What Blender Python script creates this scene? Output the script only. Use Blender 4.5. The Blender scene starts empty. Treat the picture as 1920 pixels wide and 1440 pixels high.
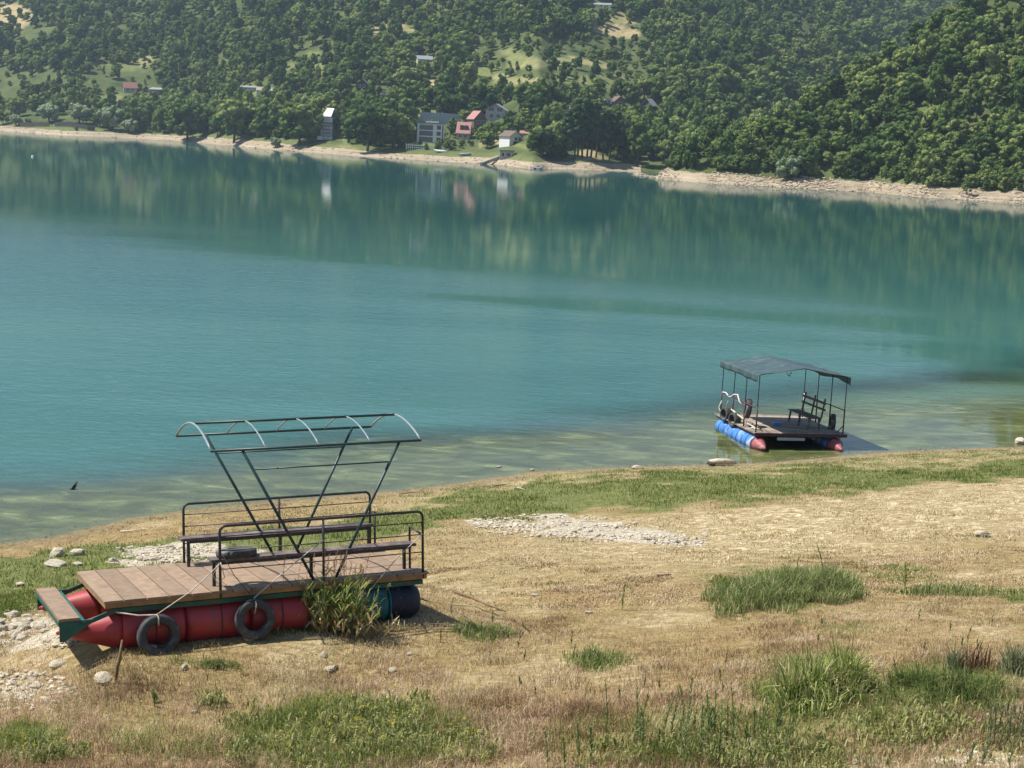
import bpy, math, random
import numpy as np
from mathutils import Matrix, Vector

random.seed(7)
RNG = np.random.default_rng(11)
scene = bpy.context.scene
COL = scene.collection

# ------------------------------------------------------------------ camera
F, ROLL, YH, H = 2800.0, 0.0504, 248.77, 10.192
PITCH = math.atan((720 - YH) / F)
FW = np.array([0, math.cos(PITCH), -math.sin(PITCH)])
UP0 = np.array([0, math.sin(PITCH), math.cos(PITCH)])
RT0 = np.array([1.0, 0, 0])
RT = math.cos(ROLL) * RT0 + math.sin(ROLL) * UP0
UP = -math.sin(ROLL) * RT0 + math.cos(ROLL) * UP0
CAM = np.array([0, 0, H])


def ray(x, y):
    return FW + (x - 960) / F * RT - (y - 720) / F * UP


def on_plane(x, y, z=0.0):
    d = ray(x, y)
    return CAM + (z - H) / d[2] * d


def project(P):
    d = np.asarray(P, float) - CAM
    z = d @ FW
    return 960 + F * (d @ RT) / z, 720 - F * (d @ UP) / z, z


cd = bpy.data.cameras.new('camera')
cam = bpy.data.objects.new('camera', cd)
COL.objects.link(cam)
cd.sensor_width = 36.0
cd.lens = F / 1920 * 36.0
cd.clip_start = 0.1
cd.clip_end = 6000
M = Matrix((( RT[0], UP[0], -FW[0], 0), (RT[1], UP[1], -FW[1], 0), (RT[2], UP[2], -FW[2], H), (0, 0, 0, 1)))
cam.matrix_world = M
scene.camera = cam

HAZE = 0.00015
# ------------------------------------------------------------------ light
SUN_AZ, SUN_EL = math.radians(-4), math.radians(58)     # azimuth the shadows point to, elevation
sl = bpy.data.lights.new('sun', 'SUN')
sl.energy = 4.9
sl.angle = math.radians(0.53)
sl.color = (1.0, 0.955, 0.88)
so = bpy.data.objects.new('sun', sl)
COL.objects.link(so)
L = Vector((math.cos(SUN_EL) * math.cos(SUN_AZ), math.cos(SUN_EL) * math.sin(SUN_AZ), -math.sin(SUN_EL)))
so.rotation_euler = L.to_track_quat('-Z', 'Y').to_euler()
so.location = (-40, 0, 60)
world = bpy.data.worlds.new('World')
scene.world = world
world.use_nodes = True
wn = world.node_tree
sky = wn.nodes.new('ShaderNodeTexSky')
sky.sky_type = 'NISHITA'
sky.sun_disc = False
sky.sun_elevation = SUN_EL
sky.sun_rotation = math.atan2(-L.x, -L.y)
sky.air_density = 1.0
sky.dust_density = 0.3
sky.ozone_density = 1.5
bg = wn.nodes['Background']
wn.links.new(sky.outputs[0], bg.inputs[0])
bg.inputs[1].default_value = 0.085
scene.view_settings.view_transform = 'Standard'
scene.view_settings.look = 'None'
scene.view_settings.exposure = 0.74
scene.cycles.use_denoising = True
scene.cycles.max_bounces = 6
scene.cycles.transparent_max_bounces = 10
scene.cycles.volume_bounces = 0
scene.cycles.caustics_reflective = False
scene.cycles.caustics_refractive = False


# ------------------------------------------------------------------ node helpers
def new_mat(name):
    m = bpy.data.materials.new(name)
    m.use_nodes = True
    nt = m.node_tree
    for n in list(nt.nodes):
        nt.nodes.remove(n)
    out = nt.nodes.new('ShaderNodeOutputMaterial')
    return m, nt, out


class N:
    """small wrapper for building node graphs"""
    def __init__(s, nt):
        s.nt = nt

    def n(s, t, **kw):
        nd = s.nt.nodes.new(t)
        for k, v in kw.items():
            setattr(nd, k, v)
        return nd

    def link(s, a, b):
        s.nt.links.new(a, b)

    def val(s, inp, v):
        if hasattr(v, 'is_output') or isinstance(v, bpy.types.NodeSocket):
            s.link(v, inp)
        else:
            inp.default_value = v

    def math(s, op, a, b=0.0, clamp=False):
        nd = s.n('ShaderNodeMath', operation=op, use_clamp=clamp)
        s.val(nd.inputs[0], a)
        s.val(nd.inputs[1], b)
        return nd.outputs[0]

    def mix(s, f, a, b, mode='MIX'):
        nd = s.n('ShaderNodeMix', data_type='RGBA', blend_type=mode)
        s.val(nd.inputs[0], f)
        s.val(nd.inputs[6], a if isinstance(a, bpy.types.NodeSocket) else (*a, 1))
        s.val(nd.inputs[7], b if isinstance(b, bpy.types.NodeSocket) else (*b, 1))
        return nd.outputs[2]

    def noise(s, vec, scale, detail=3.0, rough=0.55, dist=0.0):
        nd = s.n('ShaderNodeTexNoise')
        if vec is not None:
            s.link(vec, nd.inputs['Vector'])
        nd.inputs['Scale'].default_value = scale
        nd.inputs['Detail'].default_value = detail
        nd.inputs['Roughness'].default_value = rough
        nd.inputs['Distortion'].default_value = dist
        return nd.outputs[0]

    def ramp(s, f, stops, interp='LINEAR'):
        nd = s.n('ShaderNodeValToRGB')
        s.link(f, nd.inputs[0])
        cr = nd.color_ramp
        cr.interpolation = interp
        while len(cr.elements) < len(stops):
            cr.elements.new(0.5)
        for e, (p, c) in zip(cr.elements, stops):
            e.position = p
            e.color = (*c, 1) if len(c) == 3 else c
        return nd.outputs[0]

    def step(s, v, lo, hi):
        nd = s.n('ShaderNodeMapRange', interpolation_type='SMOOTHSTEP')
        s.val(nd.inputs[0], v)
        s.val(nd.inputs[1], lo)
        s.val(nd.inputs[2], hi)
        return nd.outputs[0]

    def mapping(s, vec, scale):
        nd = s.n('ShaderNodeMapping')
        s.link(vec, nd.inputs[0])
        nd.inputs['Scale'].default_value = scale
        return nd.outputs[0]

    def bump(s, h, dist, strength=1.0, normal=None):
        nd = s.n('ShaderNodeBump')
        s.val(nd.inputs['Strength'], strength)
        nd.inputs['Distance'].default_value = dist
        s.link(h, nd.inputs['Height'])
        if normal is not None:
            s.link(normal, nd.inputs['Normal'])
        return nd.outputs[0]


def simple(name, base, rough=0.6, metal=0.0, nscale=0.0, namt=0.3, dirt=None, dscale=3.0, bump=0.0, attr=None, aamt=0.35, spec=0.4):
    """painted or natural surface: base colour broken by noise, dirt patches, optional per-piece attribute"""
    m, nt, out = new_mat(name)
    g = N(nt)
    p = g.n('ShaderNodeBsdfPrincipled')
    g.link(p.outputs[0], out.inputs[0])
    p.inputs['Roughness'].default_value = rough
    p.inputs['Metallic'].default_value = metal
    p.inputs['Specular IOR Level'].default_value = spec
    tc = g.n('ShaderNodeTexCoord')
    vec = tc.outputs['Object']
    col = None
    if nscale:
        nz = g.noise(vec, nscale, 4, 0.6)
        lo = tuple(c * (1 - namt) for c in base)
        hi = tuple(min(1, c * (1 + namt)) for c in base)
        col = g.ramp(nz, [(0.3, lo), (0.7, hi)])
    if attr:
        at = g.n('ShaderNodeAttribute', attribute_name=attr)
        f = g.ramp(at.outputs['Fac'], [(0, (1 - aamt,) * 3), (1, (1 + aamt,) * 3)])
        col = g.mix(1.0, col if col is not None else base, f, 'MULTIPLY')
    if dirt is not None:
        dz = g.noise(vec, dscale, 5, 0.65, 0.6)
        col = g.mix(g.step(dz, 0.5, 0.72), col if col is not None else base, dirt)
    if col is not None:
        g.link(col, p.inputs['Base Color'])
    else:
        p.inputs['Base Color'].default_value = (*base, 1)
    if bump:
        bz = g.noise(vec, max(nscale, 4) * 2, 4, 0.6)
        g.link(g.bump(bz, bump), p.inputs['Normal'])
    return m


# ------------------------------------------------------------------ mesh builder
class MB:
    def __init__(s):
        s.v, s.f, s.mi, s.sm, s.at = [], [], [], [], []

    def add(s, verts, faces, mi=0, smooth=False, a=0.5):
        o = len(s.v)
        s.v += [tuple(map(float, v)) for v in verts]
        s.at += [a] * len(verts)
        for f in faces:
            s.f.append([o + i for i in f])
            s.mi.append(mi)
            s.sm.append(smooth)
        return s

    def box(s, lo, hi, mi=0, a=0.5):
        x0, y0, z0 = lo
        x1, y1, z1 = hi
        v = [(x0, y0, z0), (x1, y0, z0), (x1, y1, z0), (x0, y1, z0), (x0, y0, z1), (x1, y0, z1), (x1, y1, z1), (x0, y1, z1)]
        return s.add(v, [(3, 2, 1, 0), (4, 5, 6, 7), (0, 1, 5, 4), (1, 2, 6, 5), (2, 3, 7, 6), (3, 0, 4, 7)], mi, False, a)

    def obox(s, p0, p1, w, h, mi=0, a=0.5):
        """box beam from p0 to p1, w wide (horizontal), h high"""
        p0, p1 = np.array(p0, float), np.array(p1, float)
        d = p1 - p0
        d = d / np.linalg.norm(d)
        up = np.array([0, 0, 1.0]) if abs(d[2]) < 0.95 else np.array([0, 1.0, 0])
        r = np.cross(d, up)
        r /= np.linalg.norm(r)
        u = np.cross(r, d)
        v = []
        for p in (p0, p1):
            for a_, b_ in ((-1, -1), (1, -1), (1, 1), (-1, 1)):
                v.append(p + r * a_ * w / 2 + u * b_ * h / 2)
        return s.add(v, [(0, 1, 2, 3), (7, 6, 5, 4), (0, 4, 5, 1), (1, 5, 6, 2), (2, 6, 7, 3), (3, 7, 4, 0)], mi, False, a)

    def tube(s, pts, r, n=8, mi=0, cap=True, a=0.5, closed=False):
        pts = [np.array(p, float) for p in pts]
        m = len(pts)
        rs = r if hasattr(r, '__len__') else [r] * m
        rings, prev = [], None
        for i, p in enumerate(pts):
            if closed:
                t = pts[(i + 1) % m] - pts[i - 1]
            else:
                t = pts[min(i + 1, m - 1)] - pts[max(i - 1, 0)]
            t = t / (np.linalg.norm(t) + 1e-12)
            if prev is None:
                q = np.array([0, 0, 1.0]) if abs(t[2]) < 0.9 else np.array([1.0, 0, 0])
            else:
                q = prev
            b = np.cross(t, q)
            b /= np.linalg.norm(b) + 1e-12
            c = np.cross(b, t)
            prev = c
            rings.append([p + rs[i] * (math.cos(2 * math.pi * k / n) * b + math.sin(2 * math.pi * k / n) * c) for k in range(n)])
        v = [q for rg in rings for q in rg]
        f = []
        for i in range(m if closed else m - 1):
            j = (i + 1) % m
            for k in range(n):
                f.append((i * n + k, i * n + (k + 1) % n, j * n + (k + 1) % n, j * n + k))
        if cap and not closed:
            f.append(tuple(range(n))[::-1])
            f.append(tuple((m - 1) * n + k for k in range(n)))
        return s.add(v, f, mi, True, a)

    def build(s, name, mats, parent=None, loc=None, attr=True):
        me = bpy.data.meshes.new(name)
        me.from_pydata(s.v, [], s.f)
        mats = mats if isinstance(mats, (list, tuple)) else [mats]
        for m in mats:
            me.materials.append(m)
        me.polygons.foreach_set('material_index', s.mi)
        me.polygons.foreach_set('use_smooth', s.sm)
        if attr:
            at = me.attributes.new('tone', 'FLOAT', 'POINT')
            at.data.foreach_set('value', s.at)
        me.update()
        return link(name, me, parent, loc)


def link(name, me, parent=None, loc=None):
    o = bpy.data.objects.new(name, me)
    COL.objects.link(o)
    if parent is not None:
        o.parent = parent
    if loc is not None:
        o.location = loc
    return o


def tag(o, label=None, cat=None, group=None, kind=None):
    if label:
        o['label'] = label
    if cat:
        o['category'] = cat
    if group:
        o['group'] = group
    if kind:
        o['kind'] = kind
    return o


def thing(name, label, cat, loc=(0, 0, 0), rz=0.0, group=None):
    o = bpy.data.objects.new(name, None)
    o.empty_display_size = 0.2
    COL.objects.link(o)
    o.location = loc
    o.rotation_euler = (0, 0, rz)
    return tag(o, label, cat, group)


def np_mesh(name, V, Fc, mats, attrs=None, smooth=False, mi=None):
    """fast mesh: V (n,3), Fc (m,k)"""
    V = np.asarray(V, np.float32)
    Fc = np.asarray(Fc, np.int32)
    m, k = Fc.shape
    me = bpy.data.meshes.new(name)
    me.vertices.add(len(V))
    me.vertices.foreach_set('co', V.ravel())
    me.loops.add(m * k)
    me.loops.foreach_set('vertex_index', Fc.ravel())
    me.polygons.add(m)
    me.polygons.foreach_set('loop_start', np.arange(0, m * k, k, dtype=np.int32))
    me.polygons.foreach_set('use_smooth', np.full(m, smooth, bool))
    for mt in (mats if isinstance(mats, (list, tuple)) else [mats]):
        me.materials.append(mt)
    if mi is not None:
        me.polygons.foreach_set('material_index', np.asarray(mi, np.int32))
    for nm, arr in (attrs or {}).items():
        at = me.attributes.new(nm, 'FLOAT', 'POINT')
        at.data.foreach_set('value', np.asarray(arr, np.float32))
    me.update(calc_edges=True)
    me.validate()
    return me


def vnoise(x, y, seed=0):
    """smooth value noise 0..1, vectorised"""
    x, y = np.asarray(x, float), np.asarray(y, float)
    xi, yi = np.floor(x).astype(np.int64), np.floor(y).astype(np.int64)
    fx, fy = x - xi, y - yi
    fx, fy = fx * fx * (3 - 2 * fx), fy * fy * (3 - 2 * fy)

    def h(a, b):
        n = (a * 374761393 + b * 668265263 + seed * 974711) & 0x7fffffff
        n = ((n ^ (n >> 13)) * 1274126177) & 0x7fffffff
        return ((n ^ (n >> 16)) & 0xffff) / 65535.0
    return (h(xi, yi) * (1 - fx) + h(xi + 1, yi) * fx) * (1 - fy) + (h(xi, yi + 1) * (1 - fx) + h(xi + 1, yi + 1) * fx) * fy


def fbm(x, y, seed=0, o=4):
    s, a, t = 0, 0.5, 0
    for i in range(o):
        s = s + a * vnoise(np.asarray(x) * 2 ** i, np.asarray(y) * 2 ** i, seed + i * 7)
        t += a
        a *= 0.5
    return s / t


# ------------------------------------------------------------------ near terrain
SHORE = np.array([(-400., -90.), (-60., -5.), (-30., 14.), (-13.7, 32.4), (-11.9, 34.1), (-10.9, 34.9), (-9.5, 37.0), (-8.5, 37.9), (-6.5, 39.3), (-3.2, 41.2), (-1.3, 42.7), (0.8, 44.6),
                  (4.0, 46.0), (6.3, 46.8), (8.6, 47.7), (10.6, 48.9), (12.7, 50.2), (15.4, 51.4), (18.3, 52.5), (23.9, 55.1), (40, 63), (90, 84), (500, 250)])


def shore_dist(x, y):
    """signed distance to the near shoreline: positive on land"""
    x, y = np.asarray(x, float), np.asarray(y, float)
    best = np.full(x.shape, 1e9)
    sg = np.ones(x.shape)
    for (ax, ay), (bx, by) in zip(SHORE[:-1], SHORE[1:]):
        dx, dy = bx - ax, by - ay
        t = np.clip(((x - ax) * dx + (y - ay) * dy) / (dx * dx + dy * dy), 0, 1)
        d = np.hypot(x - ax - t * dx, y - ay - t * dy)
        s = np.where(dx * (y - ay) - dy * (x - ax) > 0, -1.0, 1.0)
        m = d < best - 1e-9
        best = np.where(m, d, best)
        sg = np.where(m, s, sg)
    return best * sg


def RAFT_ROT(a, b, c):
    Rx = np.array([[1, 0, 0], [0, math.cos(a), -math.sin(a)], [0, math.sin(a), math.cos(a)]])
    Ry = np.array([[math.cos(b), 0, math.sin(b)], [0, 1, 0], [-math.sin(b), 0, math.cos(b)]])
    Rz = np.array([[math.cos(c), -math.sin(c), 0], [math.sin(c), math.cos(c), 0], [0, 0, 1]])
    return Rz @ Ry @ Rx


RAFT_RV, RAFT_O = (-0.1046, -0.0059, 0.4486), np.array([-4.0629, 20.7741, 3.4539])
_RR = RAFT_ROT(*RAFT_RV)
_RP = RAFT_O + _RR @ np.array([0, 0, -.735])


def RAFT_LOCAL(x, y):
    dx, dy = np.asarray(x) - RAFT_O[0], np.asarray(y) - RAFT_O[1]
    return dx * math.cos(RAFT_RV[2]) + dy * math.sin(RAFT_RV[2]), -dx * math.sin(RAFT_RV[2]) + dy * math.cos(RAFT_RV[2])


def near_z(x, y):
    d = shore_dist(x, y)
    x, y = np.asarray(x, float), np.asarray(y, float)
    land = 0.147 * d + 0.10 * (fbm(x * 0.22, y * 0.22, 3) - 0.5) * np.clip(d / 3, 0, 1) * 2 + 0.07 * (fbm(x * 1.1, y * 1.1, 5, 3) - 0.5) * np.clip(d / 2, 0, 1)
    land = np.where(d > 32, 0.147 * 32 + (d - 32) * 0.32, land)
    land = np.minimum(land, 13.0)
    wet = 0.034 * d + np.where(d < -20, (d + 20) * 0.25, 0) + 0.03 * (fbm(x * 0.5, y * 0.5, 8) - 0.5) * np.clip(-d / 3, 0, 1)
    z = np.where(d > 0, land, np.maximum(wet, -8.0))
    lx, ly = RAFT_LOCAL(x, y)
    q = np.hypot(np.maximum(np.maximum(-1.2 - lx, lx - 3.1), 0), np.maximum(np.maximum(.1 - ly, ly - 2.2), 0))
    w = np.clip(1 - q / 2.2, 0, 1)
    w = w * w * (3 - 2 * w)
    pl = _RP[2] - (_RR[0, 2] * (x - _RP[0]) + _RR[1, 2] * (y - _RP[1])) / _RR[2, 2]
    return z * (1 - w) + pl * w


def ground_at(px, py):
    """point of the near ground seen at a pixel of the photograph"""
    d = ray(px, py)
    t = np.linspace(8, 90, 2600)
    P = CAM[None] + t[:, None] * d[None]
    below = P[:, 2] <= near_z(P[:, 0], P[:, 1])
    i = int(np.argmax(below)) if below.any() else len(t) - 1
    p = P[i]
    return np.array([p[0], p[1], float(near_z(p[0], p[1]))])


def interp_line(pts, x):
    pts = np.array(pts, float)
    return np.interp(x, pts[:, 0], pts[:, 1])


GREEN_TOP = [(-300, 1090), (0, 1045), (130, 1030), (330, 1010), (700, 962), (870, 932), (1000, 907), (1200, 895), (1400, 891), (1600, 886), (1750, 873), (1920, 862), (2300, 845)]
GREEN_BOT = [(-300, 1180), (0, 1160), (60, 1150), (130, 1122), (340, 1090), (800, 987), (870, 976), (1100, 953), (1280, 946), (1450, 936), (1650, 912), (1920, 894), (2300, 870)]
GREEN_SPOTS = [(1465, 1105, 150, 48, .9), (1810, 1112, 170, 13, .8), (1110, 1235, 70, 20, .6), (910, 1186, 70, 14, .6), (660, 1385, 240, 75, 1), (1560, 1310, 130, 75, .7), (1790, 1300, 150, 60, .7),
               (410, 1250, 60, 9, .8), (250, 1345, 60, 22, .4), (1330, 1390, 300, 60, .5), (70, 1400, 60, 30, .6), (560, 1165, 120, 26, .6), (930, 1098, 60, 12, .45), (1020, 1100, 50, 9, .5), (1600, 1180, 90, 20, .35),
               (1700, 1080, 90, 18, .5), (300, 1400, 120, 30, .35)]
PALE_SPOTS = [(940, 984, 75, 9, .8), (1035, 978, 55, 17, 1), (1090, 992, 110, 18, 1), (1190, 1003, 90, 16, 1), (1250, 1016, 80, 9, 1), (60, 1186, 85, 30, .75), (20, 1205, 80, 22, .75), (55, 1295, 85, 30, .6), (240, 1050, 50, 9, .9), (300, 1040, 60, 13, 1),
              (380, 1030, 70, 16, 1), (440, 1033, 60, 13, .9), (100, 1240, 90, 25, .4), (1850, 1432, 120, 20, .4), (1620, 1432, 80, 14, .5)]


def zones(x, y):
    """what grows where on the near bank: green grass, straw mats, bare pale stony soil, each 0..1"""
    x, y = np.asarray(x, float), np.asarray(y, float)
    z = near_z(x, y)
    P = np.stack([x, y, z], -1)
    u, v, dep = project(P)
    u = np.where(dep < 5, -5000, u)
    d = shore_dist(x, y)
    w = (fbm(x * 0.9, y * 0.9, 21) - 0.5)
    w2 = (fbm(x * 0.3, y * 0.3, 22) - 0.5)
    vv = v + w * 46 + w2 * 40
    gt, gb = interp_line(GREEN_TOP, u), interp_line(GREEN_BOT, u)

    def ss(a, b, t):
        t = np.clip((t - a) / (b - a), 0, 1)
        return t * t * (3 - 2 * t)
    green = ss(-7, 8, vv - gt) * (1 - ss(-12, 14, vv - gb))
    green *= 0.62 + 0.76 * fbm(x * 0.5 + y * .1, y * 0.8, 31)
    green = np.maximum(green, .5 * ss(500, 900, u) * ss(.4, 1.2, d) * (1 - ss(6, -8, vv - gb) * 0) * (1 - ss(-6, 10, vv - gt)) * fbm(x * 1.6, y * 1.6, 35) * 1.5)
    for (cx, cy, rx, ry, a) in GREEN_SPOTS:
        q = ((u + w * 110 + w2 * 80 - cx) / rx) ** 2 + ((v + w * 46 - cy) / ry) ** 2
        green = np.maximum(green, a * (1 - ss(0.25, 1.35, q)) * np.clip(1.7 * fbm(x * 2.3, y * 2.3, 33) - .12, 0, 1))
    pale = np.zeros_like(x)
    for (cx, cy, rx, ry, a) in PALE_SPOTS:
        q = ((u + w * 50 - cx) / rx) ** 2 + ((v + w * 20 - cy) / ry) ** 2
        pale = np.maximum(pale, a * (1 - ss(0.3, 1.3, q)) * np.clip(1.5 * fbm(x * 3.1, y * 3.1, 34) + .05, 0, 1))
    straw = ss(-2, 25, vv - gb) * (1 - ss(60, 170, vv - gb)) * ss(500, 1500, u + w2 * 500)
    straw = np.maximum(straw, (1 - ss(-4, 6, vv - gt)) * .6 * ss(400, 1000, u))
    straw = np.maximum(straw, 0.5 * ss(0.52, 0.68, fbm(x * 0.7, y * 0.7, 41)))
    dry = ss(1120, 1330, v + w * 60)                        # long pinkish dry grass close to the camera
    return np.clip(green, 0, 1) * (1 - pale * 0.8), np.clip(straw, 0, 1), pale, dry, d


def axis(fine, step, coarse):
    a = list(np.arange(fine[0], fine[1] + 1e-6, step))
    lo, hi = [], []
    s, p = step, fine[0]
    while p > coarse[0]:
        s *= 1.35
        p -= s
        lo.append(max(p, coarse[0]))
    s, p = step, fine[1]
    while p < coarse[1]:
        s *= 1.35
        p += s
        hi.append(min(p, coarse[1]))
    return np.array(lo[::-1] + a + hi)


def grid_faces(nx, ny):
    i = np.arange(nx * ny).reshape(ny, nx)
    return np.stack([i[:-1, :-1], i[:-1, 1:], i[1:, 1:], i[1:, :-1]], -1).reshape(-1, 4)


gx, gy = axis((-17, 26), 0.16, (-760, 760)), axis((12, 66), 0.16, (-90, 1290))
GX, GY = np.meshgrid(gx, gy)
GZ = near_z(GX, GY)
zg, zs, zp, zd, zdist = zones(GX, GY)
fine = (GX > -18) & (GX < 27) & (GY > 11) & (GY < 67)
GZ0 = GZ
GZ = GZ + np.where(fine & (zdist > 0.2), 0.05 * (fbm(GX * 2.6, GY * 2.6, 14, 3) - 0.5) + 0.16 * np.clip(zs + .35 * (1 - zd), 0, 1) * (1 - zg) * (fbm(GX * 1.5, GY * 2.6, 15, 3) - 0.5), 0)

m_ground, nt, out = new_mat('bank_soil_and_grass')
g = N(nt)
p = g.n('ShaderNodeBsdfPrincipled')
g.link(p.outputs[0], out.inputs[0])
p.inputs['Roughness'].default_value = 0.95
p.inputs['Specular IOR Level'].default_value = 0.1
geo = g.n('ShaderNodeNewGeometry')
pos = geo.outputs['Position']


def A(nm):
    return g.n('ShaderNodeAttribute', attribute_name=nm).outputs['Fac']


n_big = g.noise(pos, 0.5, 5, 0.6)
n_mid = g.noise(pos, 3.0, 5, 0.65, 0.5)
n_fine = g.noise(pos, 14.0, 4, 0.7)
n_mat = g.noise(g.mapping(pos, (3.0, 6.5, 5)), 1.0, 5, 0.7, 1.4)
brown = g.ramp(n_mid, [(0.25, (0.18, 0.13, 0.055)), (0.5, (0.30, 0.225, 0.10)), (0.75, (0.43, 0.335, 0.165))])
brown = g.mix(g.step(n_big, 0.42, 0.62), brown, g.mix(n_mid, (0.24, 0.165, 0.07), (0.37, 0.265, 0.13)))
straw = g.ramp(n_mat, [(0.3, (0.26, 0.19, 0.095)), (0.47, (0.40, 0.31, 0.17)), (0.6, (0.62, 0.52, 0.34)), (0.72, (0.72, 0.63, 0.45))])
green = g.ramp(n_mid, [(0.25, (0.10, 0.115, 0.035)), (0.55, (0.165, 0.18, 0.06)), (0.8, (0.26, 0.245, 0.10))])
pale = g.ramp(n_fine, [(0.25, (0.28, 0.22, 0.15)), (0.5, (0.48, 0.42, 0.32)), (0.75, (0.62, 0.56, 0.45))])
c = g.mix(g.math('MULTIPLY', A('straw'), g.step(n_mat, 0.3, 0.58)), brown, straw)
c = g.mix(g.step(g.math('ADD', A('green'), g.math('MULTIPLY', g.math('SUBTRACT', n_mid, 0.5), 0.9)), 0.18, 0.62), c, green)
c = g.mix(g.step(g.math('ADD', A('pale'), g.math('MULTIPLY', g.math('SUBTRACT', n_mid, 0.5), 0.8)), 0.25, 0.6), c, pale)
# lake bed: olive algae over silt, sand at the water's edge
nb = g.noise(g.mapping(pos, (0.55, 1.1, 1)), 1.0, 5, 0.62, 0.8)
bed = g.ramp(nb, [(0.3, (0.09, 0.08, 0.032)), (0.5, (0.165, 0.145, 0.06)), (0.62, (0.27, 0.24, 0.105)), (0.74, (0.48, 0.45, 0.21))])
dd = A('dist')
bed = g.mix(g.step(dd, -7.0, -13.0), bed, (0.14, 0.20, 0.15))
c = g.mix(g.step(dd, 0.25, -0.5), c, bed)
edge = g.math('MULTIPLY', g.step(dd, -0.9, 0.1), g.step(dd, 1.4, 0.3))
c = g.mix(g.math('MULTIPLY', edge, 0.75), c, g.mix(n_mid, (0.13, 0.10, 0.055), (0.30, 0.24, 0.14)))
c = g.mix(1.0, c, g.ramp(n_fine, [(0.2, (0.72,) * 3), (0.8, (1.22,) * 3)]), 'MULTIPLY')
g.link(c, p.inputs['Base Color'])
g.link(g.bump(g.math('ADD', n_mat, g.math('MULTIPLY', n_fine, 0.5)), 0.09), p.inputs['Normal'])

me = np_mesh('ground', np.stack([GX, GY, GZ], -1).reshape(-1, 3), grid_faces(len(gx), len(gy)), m_ground,
             dict(green=zg.ravel(), straw=zs.ravel(), pale=zp.ravel(), dist=np.clip(zdist, -60, 60).ravel()), True)
tag(link('ground', me), kind='structure')

# ------------------------------------------------------------------ far shore and hills
FAR = [(-700, 214), (0, 245), (130, 254), (260, 260), (365, 267), (495, 279), (560, 284), (606, 288), (667, 292), (758, 298), (800, 301), (920, 308), (960, 312), (998, 317), (1030, 316), (1102, 319), (1150, 320), (1199, 322)]
MAIN_D0 = [(1199, 430), (1300, 470), (1450, 520), (1600, 575), (1750, 640), (2000, 740), (2700, 900)]
SPUR_SHORE = [(1190, 327), (1215, 331), (1240, 336), (1300, 341), (1380, 346), (1505, 353.5), (1630, 360), (1743, 371), (1825, 376), (1917, 382), (2100, 395), (2700, 430)]
SPUR_RIDGE = [(1205, 0), (1250, 6), (1350, 11), (1450, 16.5), (1550, 29), (1650, 38.5), (1745, 50), (1850, 66), (1920, 77), (2300, 120), (2700, 150)]


def x_of_a(a):
    return 960 + a * F                              # azimuth -> approximate photo column at the horizon


def water_D(px, py):
    q = on_plane(px, py)
    return q[0] / q[1], q[1]


_fa = np.array([water_D(*q) for q in FAR])
_ma = np.array([((x - 960) / F, D) for x, D in MAIN_D0])
_m = np.concatenate([_fa, _ma[1:]])
_m = _m[np.argsort(_m[:, 0])]
_sa = np.array([water_D(*q) for q in SPUR_SHORE])
_sa = _sa[np.argsort(_sa[:, 0])]
A_TIP = _sa[0, 0]


def hill_z(a, D, rough=True):
    a, D = np.asarray(a, float), np.asarray(D, float)
    X = a * D
    D0 = np.interp(a, _m[:, 0], _m[:, 1]) + 2.5 * (fbm(X * 0.05, D * 0.01, 51) - 0.5) * (a < A_TIP + .01)
    u = D - D0
    bh = 2.1 + 0.9 * (fbm(X * 0.03, D * 0 + 1.0, 52) - 0.5)
    z = np.where(u < 0, 0.16 * u, np.where(u < 11, bh * u / 11, bh + np.where(u < 70, 0.19 * (u - 11), 0.19 * 59 + np.where(u < 300, 0.305 * (u - 70), 0.305 * 230 + np.where(u < 520, 0.24 * (u - 300), 0.24 * 220 - 0.12 * (u - 520))))))
    if rough:
        k = np.clip(u / 60, 0, 1)
        z = z + k * (9 * (fbm(X * 0.012, D * 0.012, 53, 3) - 0.5) + np.clip(u / 250, 0, 1) * 26 * (fbm(X * 0.0042 + 3, D * 0.0042, 54, 2) - 0.5))
        z = z + np.clip(u / 6, 0, 1) * np.clip(1.3 - u / 40, 0.15, 1) * 0.5 * (fbm(X * 0.25, D * 0.25, 55, 3) - 0.5)
    # spur on the right
    S0 = np.interp(a, _sa[:, 0], _sa[:, 1]) + 7.0 * (fbm(X * 0.045, D * 0 + 5, 56, 4) - 0.5)
    zr = np.interp(960 + a * F, [q[0] for q in SPUR_RIDGE], [q[1] for q in SPUR_RIDGE])
    us = D - S0
    sb = 1.5 + 1.7 * fbm(X * 0.06, D * 0 + 8, 59, 3)
    sl_ = np.where(us < 0, 0.25 * us, np.where(us < 7, sb * us / 7, sb + 0.55 * (us - 7)))
    Dr = 7 + np.maximum(zr - sb, 0) / 0.55
    zs_ = np.where(us < Dr, np.minimum(sl_, zr), zr - 0.5 * (us - Dr))
    if rough:
        zs_ = zs_ + np.clip((us - 6) / 25, 0, 1) * 4.5 * (fbm(X * 0.035, D * 0.035, 57, 3) - 0.5) + np.clip(us / 2, 0, 1) * np.clip(1.5 - us / 14, 0, 1) * 1.1 * (fbm(X * 0.35, D * 0.35, 58, 3) - 0.5)
    zs_ = np.where(a < A_TIP, -9.0, zs_)
    return np.maximum(np.maximum(z, zs_), -8.5)


def hill_at(px, py, dmin=300.0):
    """first point of the far hills met by the sight line of a pixel"""
    d = ray(px, py)
    D = np.arange(dmin, 1250, 0.5)
    z = H + D * d[2] / d[1]
    hz = hill_z(np.full(D.shape, d[0] / d[1]), D)
    i = int(np.argmax(z <= hz)) if (z <= hz).any() else len(D) - 1
    return np.array([d[0] / d[1] * D[i], D[i], hz[i]])


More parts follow.
